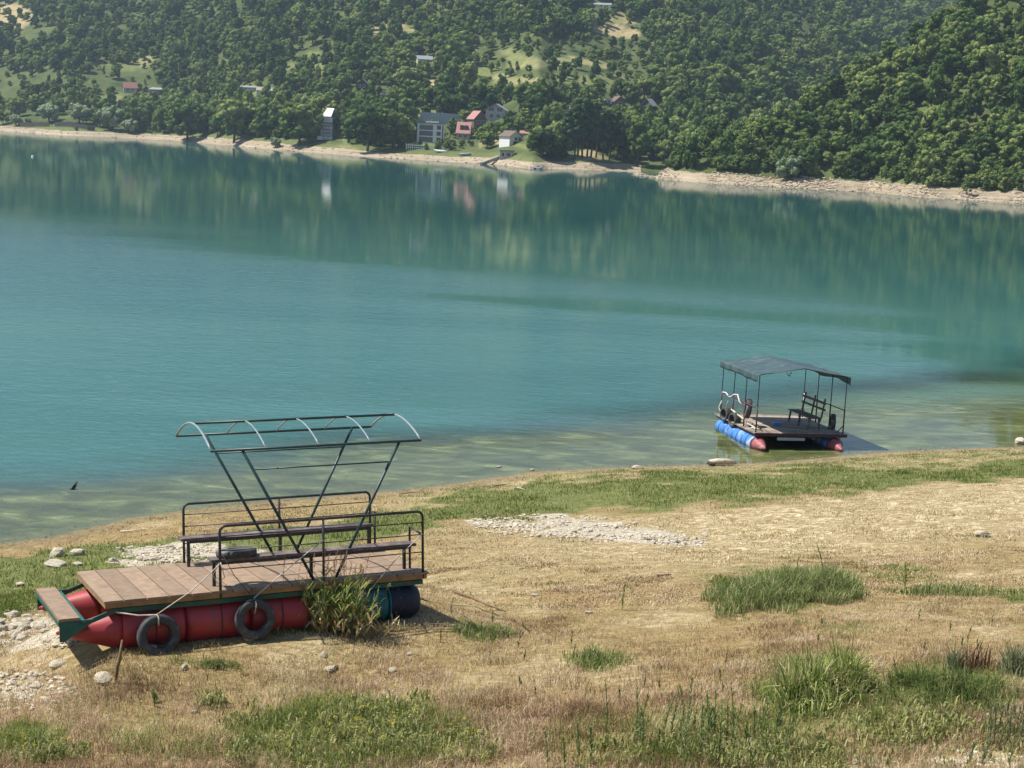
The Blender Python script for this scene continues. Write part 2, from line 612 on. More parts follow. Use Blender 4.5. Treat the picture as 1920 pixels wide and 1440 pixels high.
# meadows and clearings: photo ellipses on the hillside (cx, cy, rx, ry, dryness)
MEADOWS = [(20, 30, 60, 28, .9), (270, 118, 45, 16, .5), (235, 128, 25, 20, .2), (735, 55, 40, 18, .6), (770, 70, 22, 25, .5), (640, 235, 20, 55, .35), (655, 128, 18, 10, .9), (690, 128, 20, 7, .9),
           (820, 155, 55, 12, .8), (860, 165, 45, 9, .7), (905, 130, 50, 15, .2), (960, 150, 45, 14, .5), (985, 115, 45, 18, .45), (1040, 118, 50, 10, .5), (1060, 145, 60, 10, .35), (1100, 112, 30, 8, .6), (1130, 120, 40, 6, .6), (1130, 155, 50, 15, .15),
           (1180, 172, 40, 9, .1), (950, 100, 30, 8, .4), (1100, 40, 18, 12, .9), (1145, 52, 55, 14, 1), (1180, 62, 35, 8, 1), (1190, 35, 70, 8, .6), (1240, 40, 30, 6, .8), (1140, 25, 40, 5, .5), (1470, 100, 22, 5, .7), (1495, 117, 25, 5, .8), (1000, 3, 40, 6, .9),
           (925, 258, 22, 16, .8), (880, 95, 30, 8, .35), (800, 215, 50, 20, .0), (590, 130, 30, 12, .1), (540, 125, 25, 12, .1), (580, 100, 20, 6, .1), (850, 40, 30, 10, .3), (840, 25, 15, 6, .7), (1095, 292, 40, 12, .9), (1180, 290, 20, 10, .6), (640, 285, 30, 10, .4),
           (215, 185, 35, 8, .4), (225, 225, 40, 8, .3), (290, 183, 12, 6, .5), (480, 170, 35, 10, .4), (1010, 150, 28, 8, .7), (985, 276, 25, 6, .3), (770, 276, 60, 8, .25), (620, 30, 20, 8, .2)]
MEADOWS = [(a_, b_, c_ * .85, d_ * .85, e_ * .85) for a_, b_, c_, d_, e_ in MEADOWS]


def meadow(u, v):
    wx, wy = fbm(u * .03, v * .05, 91) - .5, fbm(u * .03 + 9, v * .05, 92) - .5
    u, v = u + wx * 70, v + wy * 26
    m = np.zeros_like(u)
    dry = np.zeros_like(u)
    for (cx, cy, rx, ry, k) in MEADOWS:
        q = ((u - cx) / rx) ** 2 + ((v - cy) / ry) ** 2
        t = np.clip((1.25 - q) / 0.6, 0, 1)
        dry = np.where(t > m, k, dry)
        m = np.maximum(m, t)
    return m, dry


m_hill, nt, out = new_mat('hillside_grass_and_beach')
g = N(nt)
p = g.n('ShaderNodeBsdfPrincipled')
g.link(p.outputs[0], out.inputs[0])
p.inputs['Roughness'].default_value = 0.95
p.inputs['Specular IOR Level'].default_value = 0.1
geo = g.n('ShaderNodeNewGeometry')
pos = geo.outputs['Position']
n1 = g.noise(pos, 0.09, 5, 0.65)
n2 = g.noise(pos, 0.5, 5, 0.7)
strata = g.noise(g.mapping(pos, (0.05, 0.05, 2.6)), 1.0, 4, 0.6, 0.3)
under = g.ramp(n1, [(0.3, (0.04, 0.06, 0.02)), (0.7, (0.11, 0.13, 0.045))])
lush = g.ramp(n2, [(0.3, (0.095, 0.125, 0.038)), (0.7, (0.19, 0.20, 0.075))])
hay = g.ramp(n2, [(0.3, (0.25, 0.20, 0.095)), (0.7, (0.42, 0.335, 0.19))])
sand = g.ramp(strata, [(0.3, (0.20, 0.16, 0.105)), (0.5, (0.32, 0.26, 0.18)), (0.7, (0.44, 0.365, 0.265))])
sand = g.mix(g.step(n2, 0.55, 0.72), sand, (0.19, 0.15, 0.10))
mead = g.mix(g.step(g.math('ADD', A('dry'), g.math('MULTIPLY', g.math('SUBTRACT', n1, 0.5), 0.8)), 0.25, 0.75), lush, hay)
c = g.mix(A('meadow'), under, mead)
c = g.mix(g.step(g.math('ADD', A('beach'), g.math('MULTIPLY', g.math('SUBTRACT', n2, 0.5), 0.7)), 0.35, 0.65), c, sand)
g.link(c, p.inputs['Base Color'])
g.link(g.bump(n2, 0.6), p.inputs['Normal'])

aa = np.linspace(-0.62, 0.62, 620)
dD = np.concatenate([np.arange(290, 480, 1.1), np.arange(480, 700, 2.0), np.arange(700, 1260, 6.0)])
AA, DD = np.meshgrid(aa, dD)
HZ = hill_z(AA, DD)
PH = np.stack([AA * DD, DD, HZ], -1)
u_, v_, _ = project(PH)
mm, md = meadow(u_, v_)
ed = DD - np.interp(AA, _m[:, 0], _m[:, 1])
es = np.where(AA < A_TIP, 1e3, DD - np.interp(AA, _sa[:, 0], _sa[:, 1]) - 7.0 * (fbm(AA * DD * 0.045, DD * 0 + 5, 56, 4) - 0.5))
es = np.where(es < -6, 1e3, es)
beach = np.maximum(np.clip((13.5 - ed) / 4, 0, 1) * (AA < A_TIP + .004), np.clip((8.5 - es) / 2.5, 0, 1))
mm = np.maximum(mm, np.clip((24 - ed) / 6, 0, 1) * .6 * (AA < A_TIP))
me = np_mesh('hills', PH.reshape(-1, 3), grid_faces(len(aa), len(dD)), m_hill, dict(meadow=mm.ravel(), dry=md.ravel(), beach=beach.ravel()), True)
tag(link('hills', me), kind='structure')

# ------------------------------------------------------------------ water
m_water, nt, out = new_mat('lake_water')
g = N(nt)
geo = g.n('ShaderNodeNewGeometry')
pos = geo.outputs['Position']
sx = g.n('ShaderNodeSeparateXYZ')
g.link(pos, sx.inputs[0])
# distance from the near shoreline along its normal (n = -0.51, 0.86 through (2, 45))
dn = g.math('ADD', g.math('MULTIPLY', sx.outputs[0], -0.51), g.math('MULTIPLY', sx.outputs[1], 0.86))
dn = g.math('SUBTRACT', dn, 38.2)
wob = g.math('MULTIPLY', g.math('SUBTRACT', g.noise(g.mapping(pos, (0.07, 0.12, 1)), 1.0, 3, 0.5), 0.5), 9.0)
dshelf = g.math('ADD', g.math('ADD', dn, wob), g.math('MULTIPLY', sx.outputs[0], -0.24))
murk = g.math('ADD', g.math('MULTIPLY', g.step(dshelf, 2.8, 10.0), 0.90), 0.03)
murk = g.math('MULTIPLY', murk, g.step(dn, -2.0, 3.5))
far = g.step(dn, 9.0, 18.0)
murk = g.math('MAXIMUM', murk, far)
body_n = g.noise(g.mapping(pos, (0.012, 0.03, 1)), 1.0, 4, 0.55, 0.7)
near_body = g.ramp(body_n, [(0.3, (0.024, 0.096, 0.088)), (0.7, (0.052, 0.136, 0.118))])
far_body = g.ramp(body_n, [(0.3, (0.011, 0.052, 0.050)), (0.7, (0.018, 0.066, 0.060))])
body = g.mix(g.step(sx.outputs[1], 60.0, 190.0), near_body, far_body)
dif = g.n('ShaderNodeBsdfDiffuse')
g.link(body, dif.inputs[0])
tr = g.n('ShaderNodeBsdfTransparent')
tr.inputs[0].default_value = (0.80, 0.92, 0.84, 1)
mx = g.n('ShaderNodeMixShader')
g.link(murk, mx.inputs[0])
g.link(tr.outputs[0], mx.inputs[1])
g.link(dif.outputs[0], mx.inputs[2])
# ripples: breeze patches between calmer lanes
gl = g.n('ShaderNodeBsdfGlossy')
gl.inputs[0].default_value = (1, 1, 1, 1)
wind = g.noise(g.mapping(pos, (0.010, 0.045, 1)), 1.0, 3, 0.5, 0.6)
wind = g.math('SUBTRACT', wind, g.math('MULTIPLY', sx.outputs[0], 0.0045))
breeze = g.math('MULTIPLY', g.step(wind, 0.36, 0.58), g.math('MULTIPLY', g.step(g.math('ADD', sx.outputs[1], g.math('MULTIPLY', sx.outputs[0], 0.6)), 130.0, 62.0), g.step(dn, 0.5, 9.0)))
breeze = g.math('ADD', g.math('MULTIPLY', breeze, 0.975), 0.025)
w1 = g.noise(g.mapping(pos, (1.5, 2.6, 1)), 1.0, 4, 0.6, 0.8)
w2 = g.noise(g.mapping(pos, (0.35, 0.8, 1)), 1.0, 2, 0.5, 0.4)
hgt = g.math('ADD', w1, g.math('MULTIPLY', w2, 0.8))
g.link(g.bump(hgt, 0.085, breeze), gl.inputs['Normal'])
rg = g.math('ADD', 0.010, g.math('MULTIPLY', breeze, 0.045))
g.link(rg, gl.inputs['Roughness'])
fr = g.n('ShaderNodeFresnel')
fr.inputs['IOR'].default_value = 1.333
top = g.n('ShaderNodeMixShader')
g.link(g.math('MULTIPLY', fr.outputs[0], 0.72), top.inputs[0])
g.link(mx.outputs[0], top.inputs[1])
g.link(gl.outputs[0], top.inputs[2])
g.link(top.outputs[0], out.inputs[0])
me = np_mesh('water', [(-755, 5, 0), (755, 5, 0), (755, 1100, 0), (-755, 1100, 0)], [(0, 1, 2, 3)], m_water)
tag(link('water', me), kind='structure')

# ------------------------------------------------------------------ haze
if HAZE > 0:
    m_haze, nt, out = new_mat('valley_haze')
    g = N(nt)
    v = g.n('ShaderNodeVolumePrincipled')
    v.inputs['Color'].default_value = (0.66, 0.84, 1.0, 1)
    v.inputs['Density'].default_value = HAZE
    v.inputs['Anisotropy'].default_value = 0.3
    g.link(v.outputs[0], out.inputs['Volume'])
    tag(MB().box((-800, -120, -12), (800, 1320, 330)).build('haze', m_haze, attr=False), kind='stuff')

# ------------------------------------------------------------------ foliage and bark
def leaf_mat(name, stops, patch=0.35, trans=0.18, rnd=0.75):
    m, nt, out = new_mat(name)
    g = N(nt)
    oi = g.n('ShaderNodeObjectInfo')
    at = g.n('ShaderNodeAttribute', attribute_name='tone')
    geo = g.n('ShaderNodeNewGeometry')
    pn = g.noise(geo.outputs['Position'], 0.045, 3, 0.6)
    f = g.math('ADD', g.math('MULTIPLY', g.math('SUBTRACT', oi.outputs['Random'], 0.5), rnd), g.math('MULTIPLY', g.math('SUBTRACT', at.outputs['Fac'], 0.5), 0.5))
    f = g.math('ADD', f, g.math('MULTIPLY', g.math('SUBTRACT', pn, 0.5), patch * 4))
    f = g.math('ADD', f, 0.5, True)
    c = g.ramp(f, stops)
    d = g.n('ShaderNodeBsdfDiffuse')
    g.link(c, d.inputs[0])
    t = g.n('ShaderNodeBsdfTranslucent')
    g.link(g.mix(1.0, c, (1.15, 1.25, 0.6), 'MULTIPLY'), t.inputs[0])
    mx = g.n('ShaderNodeMixShader')
    mx.inputs[0].default_value = trans
    g.link(d.outputs[0], mx.inputs[1])
    g.link(t.outputs[0], mx.inputs[2])
    g.link(mx.outputs[0], out.inputs[0])
    return m


M_LEAF = leaf_mat('broadleaf_foliage', [(0.0, (0.030, 0.060, 0.020)), (0.35, (0.075, 0.120, 0.032)), (0.7, (0.130, 0.180, 0.050)), (1.0, (0.21, 0.24, 0.08))])
M_WILLOW = leaf_mat('willow_foliage', [(0.0, (0.15, 0.20, 0.11)), (1.0, (0.28, 0.32, 0.19))], 0.1)
M_POPLAR = leaf_mat('poplar_foliage', [(0.0, (0.045, 0.08, 0.035)), (1.0, (0.10, 0.15, 0.06))], 0.1)
M_BARK = simple('bark', (0.085, 0.065, 0.05), 0.9, nscale=4)
M_DRYLEAF = leaf_mat('withered_foliage', [(0.0, (0.10, 0.075, 0.045)), (1.0, (0.17, 0.12, 0.08))], 0.1)

import bmesh
_bm = bmesh.new()
bmesh.ops.create_icosphere(_bm, subdivisions=2, radius=1.0)
ICO_V = np.array([v.co[:] for v in _bm.verts])
ICO_F = np.array([[v.index for v in f.verts] for f in _bm.faces])
_bm.free()


def crown_mesh(name, mat, seed, R, zc, rz, nl, lr, nq, q=(0.4, 0.8), bottom=-0.7, narrow=1.0, droop=0.0):
    r = np.random.default_rng(seed)
    V, Fc, T = [], [], []
    off = 0
    # off-centre growth so that no outline is round
    skew = r.normal(0, 0.16, 2)
    lob = []
    for i in range(nl):
        d = r.normal(0, 1, 3)
        d /= np.linalg.norm(d)
        if d[2] < bottom:
            d[2] = -d[2] * 0.5
        k = r.uniform(0.35, 1.0) ** 0.6
        zz = d[2] * k
        wid = (1.0 - max(0, zz) * (1 - narrow))
        c = np.array([d[0] * k * R * wid + skew[0] * R * zz, d[1] * k * R * wid + skew[1] * R * zz, zc + zz * rz])
        rad = r.uniform(*lr) * (1.0 if zz < 0.5 else 0.85)
        lob.append((c, rad))
        t = r.uniform(0, 1)
        v = ICO_V.copy()
        ph = r.uniform(0, 50, 3)
        n = np.sin(v[:, 0] * 4.1 + ph[0]) * np.sin(v[:, 1] * 3.7 + ph[1]) * np.sin(v[:, 2] * 4.5 + ph[2])
        v = v * (0.86 + 0.28 * n[:, None] + r.uniform(-0.16, 0.16, (len(v), 1)))
        v = v * rad * np.array([1, 1, 0.82]) + c
        V.append(v)
        Fc.append(np.concatenate([ICO_F, ICO_F[:, 2:3]], 1) + off)
        T.append(np.full(len(v), t))
        off += len(v)
    per = max(1, nq // nl)
    for c, rad in lob:
        d = r.normal(0, 1, (per, 3))
        d /= np.linalg.norm(d, axis=1)[:, None]
        pc = c + d * rad * r.uniform(0.85, 1.22, (per, 1)) * np.array([1, 1, 0.85])
        nrm = d + r.normal(0, 0.7, (per, 3)) + np.array([0, 0, 0.3])
        nrm /= np.linalg.norm(nrm, axis=1)[:, None]
        a = np.cross(nrm, r.normal(0, 1, (per, 3)))
        a /= np.linalg.norm(a, axis=1)[:, None]
        b = np.cross(nrm, a)
        s = r.uniform(*q, (per, 1)) * 0.5
        dr = np.array([0, 0, -droop])
        quad = np.stack([pc - a * s - b * s * .6, pc + a * s * .8 - b * s * .5, pc + a * s + b * s * .7 + dr, pc - a * s * .7 + b * s * .6 + dr], 1)
        V.append(quad.reshape(-1, 3))
        Fc.append(np.arange(per * 4).reshape(-1, 4) + off)
        T.append(np.repeat(r.uniform(0.1, 1, per), 4))
        off += per * 4
    V, Fc, T = np.concatenate(V), np.concatenate(Fc), np.concatenate(T)
    me = bpy.data.meshes.new(name)
    faces = [tuple(f[:3]) if f[2] == f[3] else tuple(f) for f in Fc.tolist()]
    me.from_pydata(V.tolist(), [], faces)
    me.materials.append(mat)
    at = me.attributes.new('tone', 'FLOAT', 'POINT')
    at.data.foreach_set('value', T.astype(np.float32))
    me.polygons.foreach_set('use_smooth', [len(f) == 3 for f in faces])
    return me


def trunk_mesh(name, h, r0, seed, limbs=5, spread=1.5):
    r = random.Random(seed)
    b = MB()
    pts = [(0.12 * math.sin(i * 1.3 + seed), 0.12 * math.cos(i * 1.7 + seed), h * i / 5 - (0.5 if i == 0 else 0)) for i in range(6)]
    b.tube(pts, [r0 * (1.25 - 0.17 * i) for i in range(6)], 7)
    for k in range(limbs):
        z = h * r.uniform(0.45, 0.95)
        an = k * 2.4 + r.random()
        e = (spread * math.cos(an), spread * math.sin(an), z + spread * r.uniform(0.5, 1.0))
        b.tube([(0, 0, z), (e[0] * .5, e[1] * .5, z + (e[2] - z) * .4), e], [r0 * .5, r0 * .35, r0 * .15], 5)
    o = b.build(name, M_BARK)
    me = o.data
    bpy.data.objects.remove(o)
    return me


KINDS = []      # (crown, trunk) pairs, nominal height about 8 m
for sd, R, zc, rz, nl, lr, nar in [(1, 2.6, 4.4, 3.2, 30, (0.7, 1.25), .9), (2, 2.9, 4.2, 2.8, 34, (0.7, 1.2), .8), (3, 2.3, 4.6, 3.5, 28, (0.65, 1.2), .75), (4, 3.1, 4.0, 2.9, 38, (0.65, 1.1), .9), (5, 2.0, 4.9, 3.8, 28, (0.6, 1.05), .6), (6, 2.8, 4.3, 3.0, 32, (0.75, 1.35), .85)]:
    KINDS.append((crown_mesh('crown', M_LEAF, sd, R, zc, rz, nl, lr, 620, (0.35, 0.75), -0.85, nar), trunk_mesh('trunk', 4.6, 0.19, sd)))
WILLOW = (crown_mesh('crown', M_WILLOW, 21, 3.3, 4.0, 2.9, 36, (0.8, 1.3), 900, (0.35, 0.7), -0.95, .8, 0.25), trunk_mesh('trunk', 3.6, 0.28, 21))
POPLAR = (crown_mesh('crown', M_POPLAR, 22, 1.7, 8.6, 5.2, 40, (0.55, 0.95), 900, (0.3, 0.65), -1, .55), trunk_mesh('trunk', 9.5, 0.2, 22, 8, 1.0))
DEAD = (crown_mesh('crown', M_DRYLEAF, 23, 2.2, 3.6, 2.4, 22, (0.5, 0.9), 500, (0.3, 0.7)), trunk_mesh('trunk', 3.6, 0.15, 23))
TALLTREE = (crown_mesh('crown', M_LEAF, 24, 2.2, 7.2, 4.4, 40, (0.7, 1.15), 800, (0.35, 0.75), -.95, .7), trunk_mesh('trunk', 7.5, 0.22, 24, 7))


def tree(name, kind, loc, s, rz, label, group=None, sz=1.0):
    t = thing(name, label, 'tree', loc, rz, group)
    t.scale = (s, s, s * sz)
    link('crown', kind[0], t)
    link('trunk', kind[1], t)
    return t


# ------------------------------------------------------------------ houses on the far side
M_WHITE = simple('white_render', (0.74, 0.73, 0.70), 0.8, nscale=1.5, namt=0.08)
M_GREYWALL = simple('grey_render', (0.33, 0.35, 0.38), 0.8, nscale=1.5, namt=0.15)
M_CREAM = simple('cream_render', (0.55, 0.48, 0.38), 0.85, nscale=1.5, namt=0.15)
M_BRICKY = simple('brown_boards', (0.16, 0.10, 0.075), 0.8, nscale=3, namt=0.25)
M_STONE = simple('stone_wall', (0.30, 0.29, 0.26), 0.9, nscale=2.5, namt=0.35)
M_ROOFRED = simple('faded_red_tiles', (0.33, 0.165, 0.14), 0.75, nscale=4, namt=0.2)
M_ROOFDARKRED = simple('dark_red_tiles', (0.20, 0.085, 0.07), 0.8, nscale=4, namt=0.25)
M_ROOFBROWN = simple('brown_tiles', (0.13, 0.085, 0.07), 0.8, nscale=4, namt=0.25)
M_ROOFGREY = simple('grey_sheet_roof', (0.24, 0.25, 0.26), 0.6, nscale=2, namt=0.15)
M_GLASS = simple('dark_window_glass', (0.02, 0.03, 0.045), 0.12, spec=0.6)
M_BLUEGLASS = simple('blue_facade_glass', (0.035, 0.06, 0.10), 0.15, spec=0.6)
M_CONCRETE = simple('weathered_concrete', (0.27, 0.245, 0.21), 0.9, nscale=1.2, namt=0.3)
M_DARKWOOD = simple('dark_timber', (0.06, 0.05, 0.045), 0.85, nscale=3)
HRECT = []


def house(name, label, cx, base, wpx, hpx, roofpx, rtype='gable_x', wall=M_WHITE, roof=M_ROOFBROWN, yaw=0.0, depth=0.9, wins=(), cat='house', top=None, dmin=300, group=None, over=0.35, chimney=False):
    """house whose front foot is seen at (cx, base) in the photograph; sizes in photo pixels turned into metres there"""
    P = hill_at(cx, base, dmin)
    _, _, dep = project(P)
    k = dep / F
    w, h, rh = wpx * k, hpx * k, roofpx * k
    d = w * depth
    t = thing(name, label, cat, (P[0], P[1] + d / 2 * math.cos(yaw), P[2]), yaw, group)
    b = MB()
    b.box((-w / 2, -d / 2, -3.0), (w / 2, d / 2, h))
    if rtype == 'gable_y':
        b.add([(-w / 2, -d / 2, h), (w / 2, -d / 2, h), (0, -d / 2, h + rh), (-w / 2, d / 2, h), (w / 2, d / 2, h), (0, d / 2, h + rh)], [(0, 1, 2), (4, 3, 5)])
    if rtype == 'gable_x':
        b.add([(-w / 2, -d / 2, h), (-w / 2, d / 2, h), (-w / 2, 0, h + rh), (w / 2, -d / 2, h), (w / 2, d / 2, h), (w / 2, 0, h + rh)], [(1, 0, 2), (3, 4, 5)])
    b.build('wall', wall, t)
    r = MB()
    o, th = over, 0.16
    if rtype == 'gable_x':
        e = rh * o / (d / 2)
        for sg in (-1, 1):
            r.add([(-w / 2 - o, sg * (d / 2 + o), h - e + .02), (w / 2 + o, sg * (d / 2 + o), h - e + .02), (w / 2 + o, 0, h + rh + .02), (-w / 2 - o, 0, h + rh + .02),
                   (-w / 2 - o, sg * (d / 2 + o), h - e + th), (w / 2 + o, sg * (d / 2 + o), h - e + th), (w / 2 + o, 0, h + rh + th), (-w / 2 - o, 0, h + rh + th)],
                  [(0, 1, 2, 3), (4, 5, 6, 7), (0, 1, 5, 4), (1, 2, 6, 5), (3, 0, 4, 7)])
    elif rtype == 'gable_y':
        e = rh * o / (w / 2)
        for sg in (-1, 1):
            r.add([(sg * (w / 2 + o), -d / 2 - o, h - e + .02), (sg * (w / 2 + o), d / 2 + o, h - e + .02), (0, d / 2 + o, h + rh + .02), (0, -d / 2 - o, h + rh + .02),
                   (sg * (w / 2 + o), -d / 2 - o, h - e + th), (sg * (w / 2 + o), d / 2 + o, h - e + th), (0, d / 2 + o, h + rh + th), (0, -d / 2 - o, h + rh + th)],
                  [(0, 1, 2, 3), (4, 5, 6, 7), (0, 1, 5, 4), (1, 2, 6, 5), (3, 0, 4, 7)])
    elif rtype == 'flat':
        r.box((-w / 2 - o, -d / 2 - o, h + .004), (w / 2 + o, d / 2 + o, h + max(rh, .2)))
    elif rtype == 'shed':
        r.add([(-w / 2 - o, -d / 2 - o, h + .02), (w / 2 + o, -d / 2 - o, h + .02), (w / 2 + o, d / 2 + o, h + rh), (-w / 2 - o, d / 2 + o, h + rh),
               (-w / 2 - o, -d / 2 - o, h + .17), (w / 2 + o, -d / 2 - o, h + .17), (w / 2 + o, d / 2 + o, h + rh + .15), (-w / 2 - o, d / 2 + o, h + rh + .15)],
              [(3, 2, 1, 0), (4, 5, 6, 7), (0, 1, 5, 4), (1, 2, 6, 5), (2, 3, 7, 6), (3, 0, 4, 7)])
    ro = r.build('roof', roof, t)
    if chimney:
        MB().box((w * .18, -.3, h + rh * .5), (w * .18 + .55, .3, h + rh + .7)).build('chimney', M_CREAM, ro)
    for q in wins:
        fx, fz, fw, fh = q[:4]
        gm = q[4] if len(q) > 4 else M_GLASS
        x0, x1, z0, z1 = (fx - fw / 2) * w, (fx + fw / 2) * w, fz * h - fh * h / 2, fz * h + fh * h / 2
        wn_ = MB()
        y = -d / 2
        f_ = 0.09
        wn_.box((x0 - f_, y - .06, z0 - f_), (x1 + f_, y - .003, z0))
        wn_.box((x0 - f_, y - .06, z1), (x1 + f_, y - .003, z1 + f_))
        wn_.box((x0 - f_, y - .06, z0), (x0, y - .003, z1))
        wn_.box((x1, y - .06, z0), (x1 + f_, y - .003, z1))
        wn_.box((x0, y - .03, z0), (x1, y - .004, z1), 1)
        wn_.build('window', [M_WHITE, gm], t)
    HRECT.append((cx - wpx / 2 - 1, cx + wpx / 2 + 1, (top if top is not None else base - hpx - roofpx), base - 0.12 * hpx, P[1]))
    return t, w, h, d, rh


# modern two-storey house with the dark glass wing
t, w, h, d, rh = house('lake_house', 'flat-roofed modern white house with tall dark glass wing behind a white railing by the water', 806, 268, 51, 35, 2.5, 'flat', M_WHITE, M_ROOFGREY, 0.05, 0.7,
                       [(-0.17, 0.80, .5, .26, M_BLUEGLASS), (-0.17, 0.49, .5, .26, M_BLUEGLASS), (-0.17, 0.17, .5, .26, M_BLUEGLASS), (0.29, 0.82, .15, .22), (0.29, 0.5, .15, .22), (0.29, 0.18, .15, .22), (0.435, 0.5, .05, .85, M_BLUEGLASS)])
MB().box((-w * .2, -d * .3, h + .45), (w * .28, d * .2, h + .9)).build('roof_slab', M_WHITE, t)
# tower house on the slope with its white terrace
t, w, h, d, rh = house('tower_house', 'narrow stepped house with dark blue glass front above a white waterside terrace', 611, 262, 22, 30, 1.5, 'flat', M_GREYWALL, M_DARKWOOD, 0.0, 1.0,
                       [(0.02, 0.85, .75, .14, M_BLUEGLASS), (0.02, 0.62, .75, .15, M_BLUEGLASS), (0.02, 0.40, .75, .15, M_BLUEGLASS), (0.02, 0.16, .75, .16, M_BLUEGLASS)])
u1 = MB().box((-w * .32, -d * .1, h + .3), (w * .42, d * .5, h + 2.2)).build('upper_storey', M_WHITE, t)
MB().add([(-w * .42, -d * .3, h + 2.25), (w * .36, -d * .3, h + 2.25), (w * .5, d * .62, h + 5.2), (-w * .1, d * .62, h + 5.2), (-w * .42, -d * .3, h + 2.45), (w * .36, -d * .3, h + 2.45), (w * .5, d * .62, h + 5.4), (-w * .1, d * .62, h + 5.4)],
         [(3, 2, 1, 0), (4, 5, 6, 7), (0, 1, 5, 4), (1, 2, 6, 5), (2, 3, 7, 6), (3, 0, 4, 7)]).build('upper_roof', M_WHITE, t)
b = MB().box((-w * .75, -d / 2 - 2.2, -.55), (w * .62, -d / 2 - .02, -.2))
b.build('terrace', M_DARKWOOD, t)
b = MB().box((-w * .72, -d / 2 - 2.1, -.2), (-w * .30, -d / 2 - .6, 1.15))
for i in range(8):
    b.box((-w * .25 + i * w * .115, -d / 2 - 2.1, -.2), (-w * .25 + i * w * .115 + .16, -d / 2 - 2.0, .8))
b.box((-w * .3, -d / 2 - 2.12, .8), (w * .6, -d / 2 - 1.98, .95))
b.build('terrace_parapet', M_WHITE, t)
HRECT[-1] = (598, 628, 196, 264, HRECT[-1][4])
# village houses
t, w, h, d, rh = house('red_roof_house', 'cottage with faded pink-red roof and two dark roof dormers near the shore', 869, 262, 24, 13, 19, 'gable_x', M_STONE, M_ROOFRED, -0.10, 1.25, [(-0.2, 0.5, .3, .4), (0.2, .5, .3, .4)])
rf = [c for c in t.children if c.name.startswith('roof')][0]
for fx in (-0.14, 0.2):
    MB().box((fx * w - .55, -d * .40, h + rh * .25), (fx * w + .55, -d * .12, h + rh * .72)).build('dormer', M_ROOFBROWN, rf)
house('brown_house', 'dark brown house with steep red gable roof behind the pink-roofed cottage', 893, 238, 26, 15, 14, 'gable_y', M_BRICKY, M_ROOFRED, 0.55, 1.0, [(-.15, .6, .22, .35), (.2, .6, .22, .35)])
house('grey_gable_house', 'tall grey-blue house with wide white-edged gable, highest above the landing', 931, 225, 38, 18, 11, 'gable_y', M_GREYWALL, M_ROOFGREY, -0.15, 0.9, [(-.22, 1.05, .3, .42), (.2, 1.05, .3, .42), (-.2, .4, .2, .4), (.15, .4, .2, .4)], over=.6)
house('white_cottage', 'white cottage with dark brown gable roof on grass terrace above the beach', 957, 272, 32, 16, 10, 'gable_y', M_WHITE, M_ROOFBROWN, 0.75, 0.9, [(0.0, .75, .22, .35), (.3, .75, .16, .35), (0.05, .3, .5, .3)])
house('shed', 'small pale pink-roofed shed half hidden right of the white cottage', 983, 255, 14, 5, 4, 'gable_x', M_CREAM, M_ROOFRED, 0.0, 0.8, [(0, .5, .3, .4)], 'shed')
house('boathouse', 'low grey stone boathouse with dark doors at the top of the sandy beach', 950, 297, 27, 14, 2, 'flat', M_STONE, M_CONCRETE, 0.05, .6, [(-.28, .5, .2, .55), (.1, .5, .3, .45), (.38, .4, .12, .4)], 'boathouse')
house('white_gable_house', 'tall white-sided house with brown roof hidden behind the poplar clump', 1073, 224, 15, 18, 8, 'gable_x', M_WHITE, M_ROOFBROWN, 0.5, 1.0, [(0.1, .6, .25, .3)])
house('hill_house', 'low house with brown roof and bright white shed in front on the meadow', 1158, 197, 22, 7, 9, 'gable_y', M_BRICKY, M_ROOFBROWN, 0.4, 1.0, [(0.0, .5, .3, .5)])
house('white_shed', 'small bright white shed beside the brown roofed meadow house', 1141, 193, 10, 5, 1.5, 'flat', M_WHITE, M_WHITE, 0.2, .8, [(0, .45, .4, .6)], 'shed')
house('dark_gable_house', 'dark gabled house with white side porch right of the meadow house', 1217, 207, 24, 9, 12, 'gable_y', M_DARKWOOD, M_ROOFGREY, -0.5, 1.0, [(-.1, .5, .4, .5)])
house('grey_house', 'grey flat-roofed house among trees on the left hillside', 463, 180, 26, 15, 3, 'shed', M_GREYWALL, M_ROOFGREY, 0.15, 0.8, [(-.25, .55, .2, .6), (.2, .55, .25, .35)])
house('beige_house', 'beige low house right beside the grey flat-roofed house', 494, 181, 28, 11, 6, 'gable_x', M_CREAM, M_CONCRETE, 0.1, 0.8, [(-.2, .5, .2, .4), (.25, .5, .2, .4)])
house('red_cottage', 'small cottage with steep red roof, leftmost house on the far shore', 241, 173, 24, 8, 10, 'gable_x', M_GREYWALL, M_ROOFDARKRED, 0.3, 0.9, [(-.2, .5, .25, .5), (.2, .5, .2, .4)])
house('tin_shed', 'low shed with two pale tin roofs right of the red-roofed cottage', 291, 180, 21, 11, 4, 'shed', M_BRICKY, M_ROOFGREY, -0.1, 0.8, [(-.2, .6, .3, .3), (.2, .6, .2, .3)], 'shed')
house('dark_cabin', 'dark timber cabin with pointed gable among trees above the tower house', 679, 172, 23, 13, 11, 'gable_y', M_DARKWOOD, M_ROOFGREY, 0.0, 0.9, [(-.2, .8, .15, .4), (.15, .8, .15, .4)])
house('white_hut', 'tiny white hut wall showing between trees right of the dark cabin', 720, 179, 6, 10, 1.5, 'flat', M_WHITE, M_ROOFGREY, 0.0, 1.0, [(0, .5, .4, .3)], 'hut')
house('upper_house', 'cream house with long grey roof alone high on the hillside', 795, 118, 28, 7, 6, 'gable_x', M_CREAM, M_ROOFGREY, 0.25, 0.6, [(-.25, .5, .15, .5), (.2, .5, .15, .5)])
